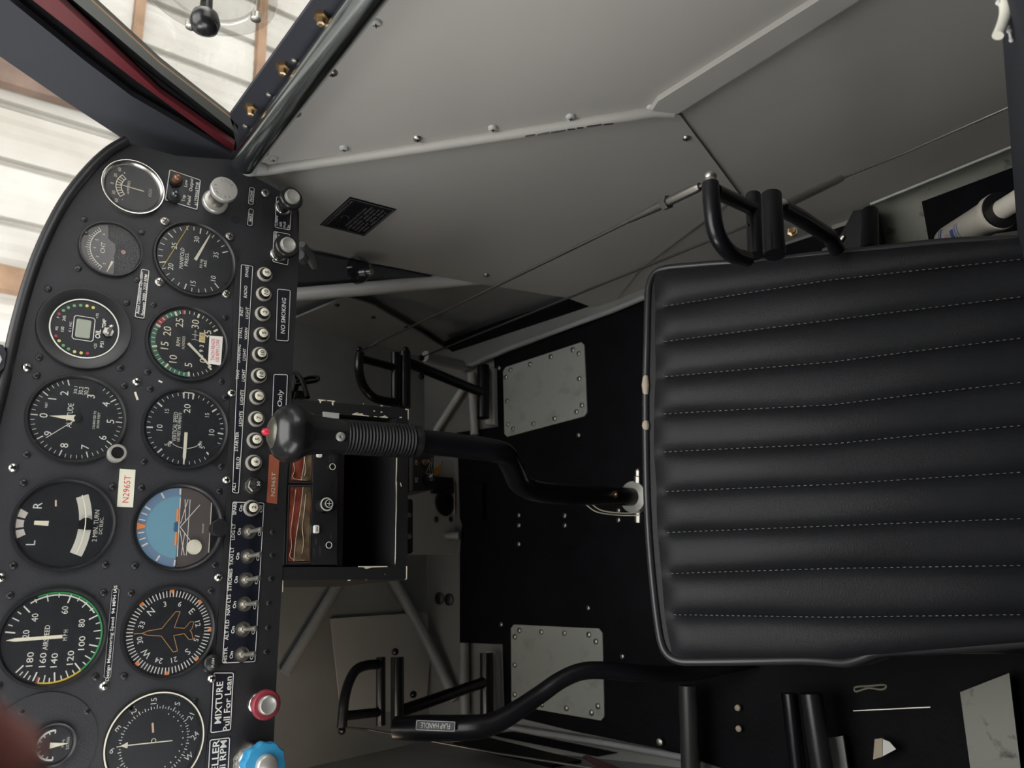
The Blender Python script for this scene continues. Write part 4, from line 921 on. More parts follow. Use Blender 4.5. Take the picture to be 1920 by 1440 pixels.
for i, w in enumerate(wins):
    g = G().poly(RR(*w), .0008, .0008); part('window_frame', g, steel_m, rd)
    ins = [(w[0][0] + 2, w[0][1] + 3), (w[1][0] - 2, w[1][1] + 3), (w[2][0] - 2, w[2][1] - 3), (w[3][0] + 2, w[3][1] - 3)]
    a, b, c_, d_ = [Vector((*q, 0)) for q in RR(*ins)]
    g = G(); nx, ny = 14, 26; vs = []
    random.seed(20 + i); ph = random.uniform(0, 6)
    for j in range(ny + 1):
        for k in range(nx + 1):
            s, t_ = k / nx, j / ny; p = a.lerp(b, s).lerp(d_.lerp(c_, s), t_)
            vs.append((p.x, p.y, .0006 + .0010 * abs(math.sin(5.5 * s + 2.5 * math.sin(2.2 * t_ + ph) + ph)) + .0005 * math.sin(9 * t_ + 6 * s + ph)))
    fs = [(j * (nx + 1) + k, (j + 1) * (nx + 1) + k, (j + 1) * (nx + 1) + k + 1, j * (nx + 1) + k + 1) for j in range(ny) for k in range(nx)]
    dsp = part('display_film', g.add(vs, fs, True), film_m, rd, label='wrinkled orange brown film')
    # olive right half and pale creases
    g = G(); n = 12; L1 = []; L2 = []
    for j in range(n + 1):
        t_ = j / n; s = .48 + .10 * math.sin(3.1 * t_ + ph * .3) - .12 * t_ * (1 if i == 2 else -.3); L1.append(a.lerp(b, s).lerp(d_.lerp(c_, s), t_)); L2.append(a.lerp(b, .97).lerp(d_.lerp(c_, .97), t_))
    vs = [Vector((p.x, p.y, .0024)) for p in L1] + [Vector((p.x, p.y, .0020)) for p in L2]
    g.add(vs, [(j, j + 1, n + 2 + j, n + 1 + j) for j in range(n)]); part('film_overlap', g, filmd_m, dsp)
    g = G(); g.tube([Vector((p.x, p.y, .0024)) for p in L1], .00028, 5)
    L3 = [a.lerp(b, s).lerp(d_.lerp(c_, s), t_) for s, t_ in ((.25, .03), (.16, .35), (.08, .6), (.14, .8), (.07, .93), (.3, .98), (.75, .99))]
    g.tube([Vector((p.x, p.y, .0022)) for p in L3], .00025, 5, sub=3)
    L4 = [a.lerp(b, s).lerp(d_.lerp(c_, s), t_) for s, t_ in ((.72, .1), (.66, .35), (.6, .55), (.68, .75), (.62, .9))]
    g.tube([Vector((p.x, p.y, .0028)) for p in L4], .0003, 5, sub=3); part('film_crease', g, filml_m, dsp)
def rknob(x, y, r, hh, lb, inner=0):
    p = RR((x, y))[0]; kn = part('knob', G().lathe([(0, r * 1.15), (hh * .5, r), (hh, r), (hh + .0008, r * .9)], (*p, .002), seg=28), blackk_m, rd, label=lb)
    part('white_ring', G().ring(p, r * .80, r * .98, .0028 + hh, .0032 + hh, 32), white_m, kn)
    if inner:
        part('inner_knob', G().lathe([(hh, r * .62), (hh + .006, r * .6)], (*p, .002), seg=24), blackk_m, kn); part('inner_ring', G().ring(p, r * .5, r * .6, .0082 + hh, .0086 + hh, 24).line((p[0] - r * .35, p[1]), (p[0] + r * .35, p[1]), .0006, .0085 + hh).line((p[0], p[1] - r * .35), (p[0], p[1] + r * .35), .0006, .0085 + hh), white_m, kn)
rknob(604, 948, .0068, .008, 'large double tuning knob', 1); rknob(618, 877, .0034, .004, 'small volume knob'); rknob(612, 1023, .0034, .003, 'small round knob at the lower end')
part('transfer_button', G().box(-.0026 + RR((590, 993))[0][0] - .0012, .0026 + RR((590, 993))[0][0] + .0012, RR((590, 993))[0][1] - .0026, RR((590, 993))[0][1] + .0026, .001, .0055, .0008), paper_m, rd, label='small white push button')
q = RR((590, 993))[0]; part('button_arrows', G().tick((q[0] + .0003, q[1]), .0, .0024, 90, .0018, .0057, .0002).tick((q[0] - .0003, q[1]), .0, .0024, -90, .0018, .0057, .0002), face_m, rd)
q = RR((596, 853))[0]; part('transfer_button', G().box(q[0] - .003, q[0] + .003, q[1] - .0026, q[1] + .0026, .001, .0050, .0008), paper_m, rd, label='second white push button beside the stick')
g = G(); 
for s, x, y, hp in (('PULL', 616, 861, 4), ('TEST', 623, 861, 4), ('COM', 587, 1035, 4), ('NAV', 590, 1015, 4), ('IDENT', 598, 1032, 4), ('VOL', 618, 1006, 4)): g.text(s, *RR((x, y))[0], hp * .0005, .0026)
part('lettering', g, mat('dim_grey_letters', (.10, .10, .10), .6), rd)
part('control_slot', G().disc(RR((619, 912))[0], .0022, .0022, 10), face_m, rd)

# intercom box hanging below
def IF(x, y, h=-0.075): return (*uv(x, y, h), h)
iu = uv(792, 872, -.075); ic = thing('intercom', 'small dark intercom box marked ON and SQ below the radio box', 'intercom', pframe(iu[0], iu[1], -.075))
def II(*pts): return [(uv(x, y, -.075)[0] - iu[0], uv(x, y, -.075)[1] - iu[1]) for x, y in pts]
part('body', G().prism(II((768, 810), (813, 812), (813, 918), (768, 922)), -.05, 0), mat('dark_brown_face', (0.03, 0.026, 0.024), .4), ic)
part('edge', G().prism(II((766, 810), (771, 810), (771, 921), (766, 921)), 0, .002).prism(II((773, 810), (774, 810), (774, 920), (773, 920)), 0, .001), steel_m, ic)
g = G().text('ON', *II((780, 867))[0], .0040, .0006, bold=.02, w=.0062).text('SQ', *II((780, 900))[0], .0036, .0006, bold=.02, w=.0058)
P = II((798, 888), (807, 866), (811, 890)); g.poly(P, .0005, .0006); g.text('audio', *II((805, 882))[0], .0016, .0006, w=.012); g.text('comm', *II((809, 865))[0], .0022, .0006, w=.009)
part('lettering', g, white_m, ic)
part('toggle', G().lathe([(0, .0040), (.003, .0040), (.0032, .0024), (.010, .0022), (.012, .001)], (*II((794, 868))[0], 0), (.1, -.1, 1), seg=12), brass_m, ic)
k_ = part('knob', G().lathe([(0, .0065), (.006, .0062)], (*II((799, 900))[0], 0), seg=24), blackk_m, ic); part('cap', G().lathe([(.006, .0040), (.010, .0038), (.0104, .003)], (*II((802, 898))[0], 0), seg=22), chrome_m, k_)
# jack plate under the box, air duct and bracket
uj = uv(770, 985, -.05); jp = thing('jack_plate', 'narrow black plate with two brass sockets below the radio box', 'plate', pframe(uj[0], uj[1], -.05))
JJ = lambda *pts: [(uv(x, y, -.05)[0] - uj[0], uv(x, y, -.05)[1] - uj[1]) for x, y in pts]
part('plate', G().prism(JJ((755, 936), (772, 936), (774, 940), (774, 1034), (771, 1038), (755, 1038)), -.02, 0), box_m, jp)
for y in (966, 1006): part('socket', G().lathe([(-.001, .0030), (.002, .0030), (.0022, .0016)], (*JJ((766, y))[0], 0), seg=14), brass_m, jp)
YB = .985
br = thing('duct_bracket', 'light grey bracket sheet with a large dark round duct opening', 'bracket', aty(820, 940, YB))
part('sheet', G().slab([aty(a, b, YB) for a, b in ((765, 855), (856, 862), (856, 970), (868, 985), (868, 1040), (762, 1040))], (0, -1, 0), .002), grey_m, br, True)
part('lower_shelf', G().slab([aty(a, b, YB - .008) for a, b in ((808, 893), (850, 896), (852, 925), (812, 925))], (0, -1, 0), .006), box_m, br, True)
part('duct', G().lathe([(-.02, .022), (0, .022), (.004, .024), (.006, .022), (.006, .016)], aty(832, 943, YB) , (0, -1, 0.0), seg=32), blackk_m, br, True)
part('rib', G().tube([aty(852, 912, YB - .006), aty(852, 966, YB - .006)], .0010, 8), grey_m, br, True)
for x, y in ((818, 974), (845, 974)): screw_at(aty(x, y, YB - .001), (0, -1, 0), .0050, dscrew_m, br)
lf = thing('leaf_decal', 'small orange feather shaped decal beside the intercom', 'decal', aty(820, 880, YB - .004))
fp = [(813, 893), (812, 882), (817, 876), (825, 873), (829, 868), (828, 878), (824, 888), (817, 892)]
part('feather', G().slab([aty(a, b, YB - .0035) for a, b in fp], (0, -1, 0), .0008), mat('feather_orange', (.50, .24, .05), .6), lf, True)
part('tip', G().tube([aty(828, 870, YB - .004), aty(830, 864, YB - .004)], .0004, 5), mat('feather_brown', (.12, .07, .03), .6), lf, True)
# wire loops at the top of the radio box
g = G().tube([aty(548, 758, .74), aty(556, 722, .74), aty(553, 700, .75), aty(566, 712, .72), aty(577, 745, .70)], .0028, 10, sub=5).tube([aty(556, 716, .73), aty(580, 708, .72), aty(596, 708, .71), aty(592, 714, .71), aty(570, 718, .72), aty(556, 722, .73)], .0022, 10, sub=5)
single('cable_loop', g, blackk_m, 'loop of black cable above the radio box', 'cable')
g = G().slab([aty(a, b, .76) for a, b in ((545, 732), (575, 733), (580, 746), (546, 747))], (0, -1, 0), .02)
single('connector', g, blackk_m, 'black connector block at the end of the cable loop', 'connector')
# grey strap and clear dome behind the panel, upper right
g = G().tube([aty(566, 458, .72), aty(572, 468, .73), aty(582, 482, .74), aty(590, 500, .75)], [.004, .006, .0062, .005], 8, sub=3).tube([aty(562, 478, .73), aty(570, 488, .74)], .006, 8)
single('clamp', g, greyd_m, 'grey rubbery clamp just beyond the second push knob', 'clamp')
p = atx(667, 507, .440); dl = thing('dome_fitting', 'small clear dome fitting half hidden above the thick grey tube', 'fitting', p)
part('dome', G().lathe([(-.022, .004), (-.018, .012), (-.008, .018), (0, .019)], p, (.1, .75, .2), seg=26), glass('smoky_dome', (.55, .57, .6), ior=1.3), dl, True)
part('socket', G().lathe([(-.006, .0060), (.004, .0060), (.0042, .0045), (.012, .0045)], atx(684, 511, .436), (-.1, -.8, -.2), seg=14), steel_m, dl, True)

# ================================================================= CONTROL STICK
def SP(x, y, d): return atd(x, y, d)
stick = thing('control_stick', 'black control stick with ribbed grip and red button rising in front of the radio box', 'control stick', SP(1190, 930, 1.02))
A = SP(518, 811, .688); B = SP(782, 828, .762); ax = (B - A).normalized(); Ls = (B - A).length
def sx(x): return (x - 518) / 264.0 * Ls
part('tube', G().tube([A + ax * sx(640), B, SP(870, 837, .795), SP(925, 845, .815), SP(948, 855, .832), SP(962, 880, .852), SP(974, 905, .872), SP(1004, 921, .895), SP(1060, 927, .930), SP(1116, 929, .965), SP(1195, 932, 1.02)], [.0125] * 7 + [.0122, .0120, .0118, .0118], 26, sub=6), stick_m, stick, True)
gp = [(sx(508), .008), (sx(512), .016), (sx(520), .0222), (sx(530), .0255), (sx(541), .0270), (sx(550), .0268), (sx(556), .0252), (sx(562), .0225), (sx(572), .0196), (sx(588), .0177), (sx(612), .0168), (sx(636), .0166)]
hd = part('grip_head', G().lathe(gp, A, ax, seg=40, lobes=4, amp=.015), blackk_m, stick, True)
pr = [(sx(634), .0150)]
n = 21
for k in range(n):
    x0 = 637 + k * (770 - 637) / n; w = (770 - 637) / n
    pr += [(sx(x0), .0152), (sx(x0 + w * .2), .0162), (sx(x0 + w * .45), .0167), (sx(x0 + w * .7), .0162), (sx(x0 + w * .92), .0152)]
pr += [(sx(771), .0150), (sx(774), .0158), (sx(784), .0160), (sx(786), .013)]
part('ribbed_grip', G().lathe(pr, A, ax, seg=40), rubber_m, stick, True)
tv = -(SP(620, 815, .7) - CAM).normalized(); tv = (tv - ax * tv.dot(ax)).normalized()
cc = A + ax * sx(620) + tv * .0168
for sgn in (1,):
    part('screw', G().lathe([(-.002, .0042), (.0012, .0042), (.0018, .0030), (.0018, .0014), (.0008, .0012)], cc, tv, seg=20), silver_m, stick, True)
part('red_button', G().lathe([(0, .0034), (.003, .0036), (.0055, .0028), (.0068, .0008)], A + ax * sx(506), -ax, seg=16), mat('button_red', (.45, .02, .04), .3), stick, True)
part('button_collar', G().lathe([(-.004, .0165), (.001, .0150), (.0042, .0100), (.0052, .004)], A + ax * sx(514), -ax, seg=24), mat('dark_olive_metal', (.10, .095, .075), .3, .5), stick, True)
part('rust_spot', G().slab([SP(a, b, .794 + (a - 900) * .0004) for a, b in ((905, 844), (915, 841), (930, 842), (934, 845), (926, 848), (924, 858), (918, 858), (914, 850), (906, 849))], tv, .0006), mat('rust', (.20, .085, .05), .7), stick, True)
# base clamp
cl = thing('stick_socket', 'light grey clamp and bolt holding the foot of the stick at the seat edge', 'clamp', SP(1200, 940, 1.03))
e = (SP(1195, 940, 1.02) - SP(1070, 929, .930)).normalized()
part('collar', G().lathe([(-.006, .0150), (-.005, .0205), (.006, .0205), (.007, .0150)], SP(1190, 932, 1.015), e, seg=28), silver_m, cl, True)
up3 = (SP(1197, 880, 1.0) - SP(1197, 935, 1.0)).normalized()
part('castle_nut', G().lathe([(.022, .0052), (.030, .0052), (.031, .0040), (.038, .0038), (.040, .0022)], SP(1196, 936, 1.01), up3, seg=8, smooth=False), steel_m, cl, True)
part('bolt', G().lathe([(-.030, .0050), (-.022, .0052), (-.010, .0040), (-.009, .0008)], SP(1197, 936, 1.01), up3, seg=8, smooth=False), steel_m, cl, True)
part('cross_bolt', G().lathe([(0, .0048), (.004, .0046), (.0042, .0026), (.008, .0024)], SP(1152, 927, .972), tv, seg=6, smooth=False), brass_m, stick, True)
g = G().tube([SP(1100, 947, .97), SP(1120, 960, .975), SP(1160, 966, .99), SP(1200, 966, 1.0)], .0008, 6, sub=5).tube([SP(1108, 944, .965), SP(1128, 957, .972), SP(1165, 962, .985), SP(1200, 961, 1.0)], .0008, 6, sub=5)
single('thin_wires', g, cream_m, 'two thin pale wires curving from the foot of the stick to the clamp', 'wire')

# ================================================================= RUDDER PEDALS
def pedal(label, P, Y, k=1.0):
    t = thing('rudder_pedal', label, 'rudder pedal', P['piv'][0][:0] and 0 or aty(*P['piv'][0], Y), 'rudder pedals')
    y = lambda p, dy=0: aty(p[0], p[1], Y + dy)
    part('loop', G().tube([y(p, P.get('ld', 0)) for p in P['loop']], .0068 * k, 14, sub=5), gloss_m, t, True)
    part('upper_brace', G().tube([y(p) for p in P['brace']], .0062 * k, 14), gloss_m, t, True)
    for i, (a, b) in enumerate(P['bars']): part('cross_bar', G().tube([y(a), y(b)], (.0066, .0095)[i] * k, 18), gloss_m, t, True)
    part('arm', G().tube([y(p) for p in P['arm']], .0085 * k, 16), gloss_m, t, True)
    part('pivot_tube', G().tube([y(p) for p in P['piv']], .0108 * k, 20), gloss_m, t, True)
    for p in P['eyes']: part('eye_bolt', G().ball(y(p), .0052 * k, 12), steel_m if P.get('rear') else gloss_m, t, True)
    return t
Yf = aty(905, 740, 1)[1] and atz(905, 740, .035).y
pedal('right front rudder pedal, black tube loop above the radio box corner', {'loop': [(745, 754), (722, 752), (700, 745), (682, 725), (674, 700), (673, 680), (675, 662)], 'brace': [(676, 672), (742, 690)],
      'bars': [((741, 662), (741, 762)), ((759, 660), (759, 764))], 'arm': [(765, 680), (905, 737)], 'piv': [(906, 686), (906, 784)], 'eyes': [(674, 656), (761, 656), (790, 671), (790, 706)]}, Yf)
Yl = atz(912, 1290, .035).y
pedal('left front rudder pedal, black tube loop below the radio box', {'loop': [(716, 1246), (690, 1247), (668, 1256), (654, 1280), (646, 1310), (643, 1340), (641, 1364)], 'brace': [(648, 1342), (714, 1335)],
      'bars': [((714, 1232), (714, 1360)), ((745, 1232), (745, 1366))], 'arm': [(750, 1334), (905, 1280)], 'piv': [(912, 1224), (913, 1342)], 'eyes': [(641, 1370), (741, 1222), (775, 1302)]}, Yl)
Yr = atz(1632, 430, .06).y
pedal('rear rudder pedal beside the seat cushion, with a cable rod bolted to it', {'loop': [(1332, 345), (1334, 380), (1340, 425), (1352, 455), (1374, 478), (1400, 486)], 'brace': [(1340, 358), (1415, 393)],
      'bars': [((1412, 366), (1416, 480)), ((1446, 366), (1453, 478))], 'arm': [(1462, 388), (1500, 408), (1556, 444), (1570, 470)], 'piv': [(1631, 398), (1631, 470)], 'eyes': [(1332, 332), (1332, 342)], 'rear': 1}, Yr, .92)
single('pedal_bracket', G().slab([atz(a, b, .03) for a, b in ((1560, 470), (1600, 395), (1640, 390), (1658, 470))], (0, 0, 1), .02), blackk_m, 'black bracket on the floor behind the rear rudder pedal', 'bracket')
single('worn_lever', G().tube([atz(1544, 470, .09), atz(1566, 462, .095), atz(1583, 442, .10)], [.003, .0055, .003], 10, sub=3), steel_m, 'small worn metal lever between rear pedal and cushion edge', 'lever')
single('pedal_bolt', G().lathe([(0, .0050), (.003, .0048), (.0032, .0032), (.006, .003)], aty(1487, 436, Yr), (0, -.2, 1), seg=6, smooth=False), brass_m, 'bright hexagon bolt on the rear pedal arm', 'bolt')
for (x0, y0, x1, y1, lb, Yq) in ((922, 690, 926, 792, 'pale bracket beside the right pedal pivot', Yf), (925, 1222, 930, 1340, 'pale bracket beside the left pedal pivot', Yl)):
    single('pivot_bracket', G().slab([atz(a, b, .012) for a, b in ((x0 - 14, y0), (x1, y0), (x1 + 2, y1 + 4), (x0 - 12, y1 + 2))], (0, 0, 1), .010), grey_m, lb, 'bracket')
bc = thing('brake_cylinder', 'dark grey brake cylinder beside the right front pedal arm', 'cylinder', aty(830, 678, Yf + .02))
part('body', G().tube([aty(797, 668, Yf + .02), aty(866, 686, Yf + .02)], .0095, 18), greyd_m, bc, True); part('rod', G().tube([aty(866, 686, Yf + .02), aty(884, 690, Yf + .02)], .0035, 10), steel_m, bc, True)
# rods and cables
def rod(name, pts, r, m, label, sub=0): return single(name, G().tube(pts, r, 8, sub=sub), m, label, 'cable')
pa = aty(1332, 340, Yr); pb = aty(676, 658, Yf)
rodm = mat('tarnished_steel', (.20, .19, .175), .4, 1.0)
rt = thing('rudder_rod', 'long thin steel rod from the rear pedal to the right front pedal', 'rod', pa)
def lerp(a, b, t): return a + (b - a) * t
part('rod', G().tube([pa, lerp(pa, pb, .5) + Vector((0, 0, -.002)), pb], .0015, 8), rodm, rt, True)
part('turnbuckle', G().tube([lerp(pa, pb, .015), lerp(pa, pb, .02), lerp(pa, pb, .08), lerp(pa, pb, .13)], [.003, .0038, .0036, .0022], 12), rodm, rt, True)
part('lock_nut', G().lathe([(0, .0055), (.006, .0055)], lerp(pa, pb, .062), (pb - pa), seg=6, smooth=False), rodm, rt, True)
part('fork_end', G().tube([lerp(pa, pb, .91), lerp(pa, pb, .945)], .0030, 8), chrome_m, rt, True)
pc = aty(1470, 384, Yr + .01); pd = atx(1576, 335, .42)
ct = thing('rudder_cable', 'steel cable with a thick crimped end running back from the rear pedal', 'cable', pc)
part('crimped_end', G().tube([pc, lerp(pc, pd, .25), pd], [.0048, .0046, .0040], 12), steel_m, ct, True)
part('wire', G().tube([pd, atx(1700, 285, .435), atx(1905, 195, .445), atx(2050, 130, .448)], .0014, 8), steel_m, ct, True)
rod('floor_cable', [aty(1404, 422, Yr - .004), lerp(aty(1404, 422, Yr), aty(792, 669, Yf), .5), aty(792, 669, Yf)], .0013, dscrew_m, 'thin dark cable close below the long steel rod')
# left side cable rod
rod('rudder_rod', [aty(642, 1364, Yl), aty(690, 1368, Yl - .01), atx(930, 1412, -.17), atx(1250, 1462, -.17)], .0015, rodm, 'long thin rod running back from the left front pedal')

# ================================================================= FLAP HANDLE
fh = thing('flap_handle', 'black bent tube flap lever with a small FLAP HANDLE placard', 'lever', SP(1290, 1278, .92))
fpts = [SP(742, 1365, .905), SP(800, 1365, .895), SP(880, 1364, .885), SP(920, 1358, .885), SP(960, 1338, .89), SP(1010, 1304, .90), SP(1050, 1276, .905), SP(1090, 1259, .91), SP(1135, 1257, .915), SP(1200, 1262, .925), SP(1290, 1262, .96), SP(1400, 1240, .98)]
part('tube', G().tube(fpts, [.0130, .0145, .0138, .0125, .0112, .0103, .0100, .0100, .0102, .0100, .0100, .0100], 24, sub=5), stick_m, fh, True)
# the placard lies on the tube, facing the pilot and reading forward
c0 = SP(816.5, 1361, .872); ex = (SP(779, 1360, .875) - SP(854, 1363, .870)).normalized(); nn = (CAM - c0).normalized(); nn = (nn - ex * nn.dot(ex)).normalized(); ey = nn.cross(ex)
FPM = Matrix((ex, ey, nn)).transposed().to_4x4(); FPM.translation = c0
fl2 = thing('placard', 'small FLAP HANDLE placard, upside down to the reader', 'placard', FPM, 'placards on the cabin fittings')
part('plate', G().prism([(-.0228, -.0055), (.0228, -.0055), (.0228, .0055), (-.0228, .0055)], 0, .0006), placard_m, fl2)
part('border', G().poly([(-.021, -.0048), (.021, -.0048), (.022, -.0038), (.022, .0038), (.021, .0048), (-.021, .0048), (-.022, .0038), (-.022, -.0038)], .0005, .0008), white_m, fl2)
part('lettering', G().text('FLAP HANDLE', 0, 0, .0056, .0008, w=.0335), white_m, fl2)

# wall placard
cs = [atx(x, y, XW + .0025) for x, y in ((600, 421), (656, 369), (743, 392), (683, 442))]
Wm = sum(cs, Vector()) / 4
exx = (cs[1] - cs[0]).normalized(); nx_ = Vector((-1, 0, 0)); eyy = nx_.cross(exx)
WM = Matrix((exx, eyy, nx_)).transposed().to_4x4(); WM.translation = Wm
wp_ = thing('placard', 'black instruction placard with many small lines of text on the side wall', 'placard', WM, 'placards on the cabin fittings')
IW = WM.inverted(); Q = [IW @ c for c in cs]
part('plate', G().prism([(q.x, q.y) for q in Q], 0, .0008), placard_m, wp_)
dimw = mat('dim_white_print', (.34, .33, .31), .6)
Qi = [q * .93 for q in Q]; part('border', G().poly([(q.x, q.y) for q in Qi], .0006, .0010), dimw, wp_)
W_ = (Q[1] - Q[0]).length; H_ = (Q[2] - Q[1]).length; a0, b0, c0_, d0 = Q[0], Q[1], Q[2], Q[3]
def bl(s, t): return a0.lerp(b0, s).lerp(d0.lerp(c0_, s), t)
g = G(); p = bl(.5, .10); g.text('USE FOR ALTERNATE STATIC AIR', p.x, p.y, H_ * .045, .0010, w=W_ * .84)
random.seed(3)
for i, (s, w) in enumerate((('WINDOWS AND VENTS CLOSED', .66), ('CABIN HEAT ON - AIRSPEED', .80), ('SEA LEVEL  ADD 30 FT', .72), ('5000 FT  ADD 50 FT', .78), ('10000 FT  ADD 70 FT', .82), ('MPH  ADD 2 TO 4', .70))):
    p = bl(.5, .46 + i * .085); g.text(s, p.x, p.y, H_ * .040, .0010, w=W_ * w)
p = bl(.42, .28); g.arc((p.x, p.y), .0042, .0046, -60, 200, .0010)
part('lettering', g, dimw, wp_)

# ================================================================= SEAT
SN = Vector((0, -.26, 1)).normalized(); S0 = Vector((.14, .44, .255))
def sp3(x, y, h=0.0): return atp(x, y, S0 + SN * h, SN)
seat = thing('seat', 'black pleated vinyl front seat cushion with grey stitching', 'seat', Vector((.14, .25, .0)))
FX = [(1226, 512), (1229, 578), (1228, 644), (1229, 709), (1226, 778), (1226, 849), (1231, 923), (1233, 999.5), (1240, 1076), (1246, 1152), (1262, 1236)]
BXp = [(1905, 449), (1930, 486), (1930, 556), (1930, 633), (1930, 716), (1930, 797), (1930, 885), (1930, 972), (1930, 1060), (1930, 1152), (1930, 1207)]
bend = [(1560, 478), (1560, 527), (1560, 603), (1560, 682), (1560, 762), (1560, 835), (1560, 910), (1560, 987), (1560, 1066), (1560, 1157), (1560, 1239)]
def row(i):
    a, m_, b = sp3(*FX[i]), sp3(*bend[i]), sp3(*BXp[i])
    return lambda t: a * ((1 - t) * (1 - 2 * t)) + m_ * (4 * t * (1 - t)) + b * (t * (2 * t - 1)) if False else ((lerp(a, m_, t * 2)) if t < .5 else lerp(m_, b, t * 2 - 1))
rows = [row(i) for i in range(11)]
g = G(); NT, NS = 60, 8; vs = []; cols = 0
T1 = 1.25
for i in range(10):
    for k in range(NS + (1 if i == 9 else 0)):
        s = k / NS; cols += 1
        for j in range(NT + 1):
            t = j / NT * T1; p = lerp(rows[i](t), rows[i + 1](t), s)
            puff = .0085 * (abs(math.sin(PI * s)) ** .55)
            if i == 0: puff = .0085 * (abs(math.sin(PI * (s * .92 + .08))) ** .55)
            edge = min(1, j / 3.0) ** .5; puff *= edge
            puff += .0012 * math.sin(9 * t + 2.3 * i) * abs(math.sin(PI * s)) + .006 * math.sin(PI * min(1, t)) * math.sin(PI * (i + s) / 10)
            if k == 0 and i > 0: puff += .0006 * math.sin(j * 2.1)
            vs.append(p + SN * puff)
fs = [(c_ * (NT + 1) + j, c_ * (NT + 1) + j + 1, (c_ + 1) * (NT + 1) + j + 1, (c_ + 1) * (NT + 1) + j) for c_ in range(cols - 1) for j in range(NT)]
g.add(vs, fs, True); top = part('cushion_top', g, vinyl_m, seat, True)
# piping round the cushion edge
R_edge = [(1905, 449), (1850, 450), (1760, 455), (1640, 468), (1530, 479), (1440, 490), (1340, 495), (1290, 499), (1250, 503), (1229, 511), (1218, 530), (1215, 560), (1213, 640), (1211, 720), (1211, 800), (1212, 880), (1214, 950), (1218, 1020), (1224, 1090), (1232, 1160), (1240, 1205), (1252, 1228), (1272, 1239), (1300, 1241), (1400, 1240), (1500, 1238), (1545, 1240), (1580, 1243), (1610, 1237), (1650, 1223), (1720, 1219), (1800, 1214), (1930, 1206), (2000, 1203)]
EP = [sp3(x, y, -.001) for x, y in R_edge]
pip = part('piping', G().tube(EP, .0042, 12, sub=4), pipe_m, seat, True)
wc = mat('worn_cloth', (.42, .36, .29), .9, bump=.6, bscale=300)
for a, b in (((1211, 705), (1211, 740)), ((1211, 790), (1212, 806))):
    g = G(); g.tube([sp3(*a, .0005), sp3((a[0] + b[0]) / 2 - .5, (a[1] + b[1]) / 2, .001), sp3(*b, .0005)], [.003, .0046, .003], 8, sub=3)
    I = MW[seat.name].inverted(); g.v = [I @ v for v in g.v]; part('worn_spot', g, wc, pip, label='pale spot where the piping is worn through')
for v in bpy.data.objects[:0]: pass
# boxed sides of the cushion
down = Vector((0, 0, -1)); C_in = Vector((.13, .2, .2))
rg = []
sides = EP + [sp3(2000, 450, -.001)]
for h_, o_ in ((0, 0), (.012, .006), (.04, .008), (.070, .004), (.080, -.004)):
    rr = []
    for p in sides:
        d = Vector((p.x - C_in.x, p.y - C_in.y, 0)).normalized(); rr.append(p + down * h_ + d * o_)
    rg.append(rr)
part('side_panel', G().rings(rg, True, True, True), vinyl_m, seat, True)
for i in range(1, 10):                                          # stitching along each seam
    g = G(); n = 62
    for j in range(2, n):
        t0 = j / n * 1.02; t1 = (j + .45) / n * 1.02; bel = lambda t: .0022 + .006 * math.sin(PI * min(1, t)) * math.sin(PI * i / 10); a = rows[i](t0) + SN * bel(t0); b = rows[i](t1) + SN * bel(t1); g.tube([a, b], .00045, 5)
    part('stitched_seam', g, thread_m, top); 
    o = COL.objects[-1]; I = MW[seat.name].inverted()
    for v in o.data.vertices: v.co = I @ v.co
# backrest and frame
bk = [Vector((-.10, .062, .13)), Vector((.318, .062, .13)), Vector((.325, .04, .30)), Vector((.335, .010, .55)), Vector((.30, -.02, .80)), Vector((-.10, -.02, .80))]
part('backrest', G().slab(bk, (0, 1, .12), .07), seatback_m, seat, True)
fr = []
def ft(pts, r, nm='frame_tube'): part(nm, G().tube(pts, r, 14, sub=0), gloss_m, seat, True)
ft([Vector((-.06, .43, .16)), Vector((-.06, .02, .08))], .010); ft([Vector((.34, .43, .16)), Vector((.33, .02, .08))], .010); ft([Vector((-.06, .43, .16)), Vector((.34, .43, .16))], .010)
ft([Vector((-.06, .40, .16)), Vector((-.06, .42, .005))], .010, 'leg'); ft([Vector((.33, .40, .16)), Vector((.33, .42, .005))], .010, 'leg')
ft([Vector((-.06, .05, .09)), Vector((-.06, .04, .005))], .010, 'leg'); ft([Vector((.33, .05, .09)), Vector((.33, .04, .005))], .010, 'leg')

# ------------------------------------------------- things in the dark left of the seat
def lowtube(pts, r, label, m=gloss_m, z=.05, cat='tube', name='floor_tube'): return single(name, G().tube([atz(a, b, z) for a, b in pts], r, 14), m, label, cat)
lowtube([(1290, 1285), (1296, 1460)], .0125, 'dark cross tube nearest the flap lever, left of the seat', mat('dark_grey_tube', (.03, .03, .03), .35), .045)
lowtube([(1480, 1300), (1498, 1460)], .0095, 'dark cross tube in the middle of the gap left of the seat', gloss_m, .05)
lowtube([(1520, 1300), (1545, 1460)], .0125, 'thicker dark cross tube beside the middle one', mat('dark_tube_b', (.016, .016, .018), .3), .06)
single('grey_bracket', G().slab([atz(a, b, .03) for a, b in ((1552, 1385), (1580, 1380), (1592, 1460), (1558, 1460))], (0, 0, 1), .004), grey_m, 'narrow grey plate between the dark tubes and the white paper', 'plate')
single('floor_plate', G().slab([atz(a, b, .035) for a, b in ((1800, 1298), (1892, 1262), (1916, 1460), (1822, 1460))], (0, 0, 1), .004), dirty_m, 'dirty grey metal plate at the lower right corner', 'plate')
screw_p = None
single('paper_scrap', G().slab([atz(a, b, .03) for a, b in ((1655, 1386), (1668, 1391), (1680, 1405), (1655, 1418))], (0, 0, 1), .001), paper_m, 'small bright white paper scrap in the dark left of the seat', 'paper')
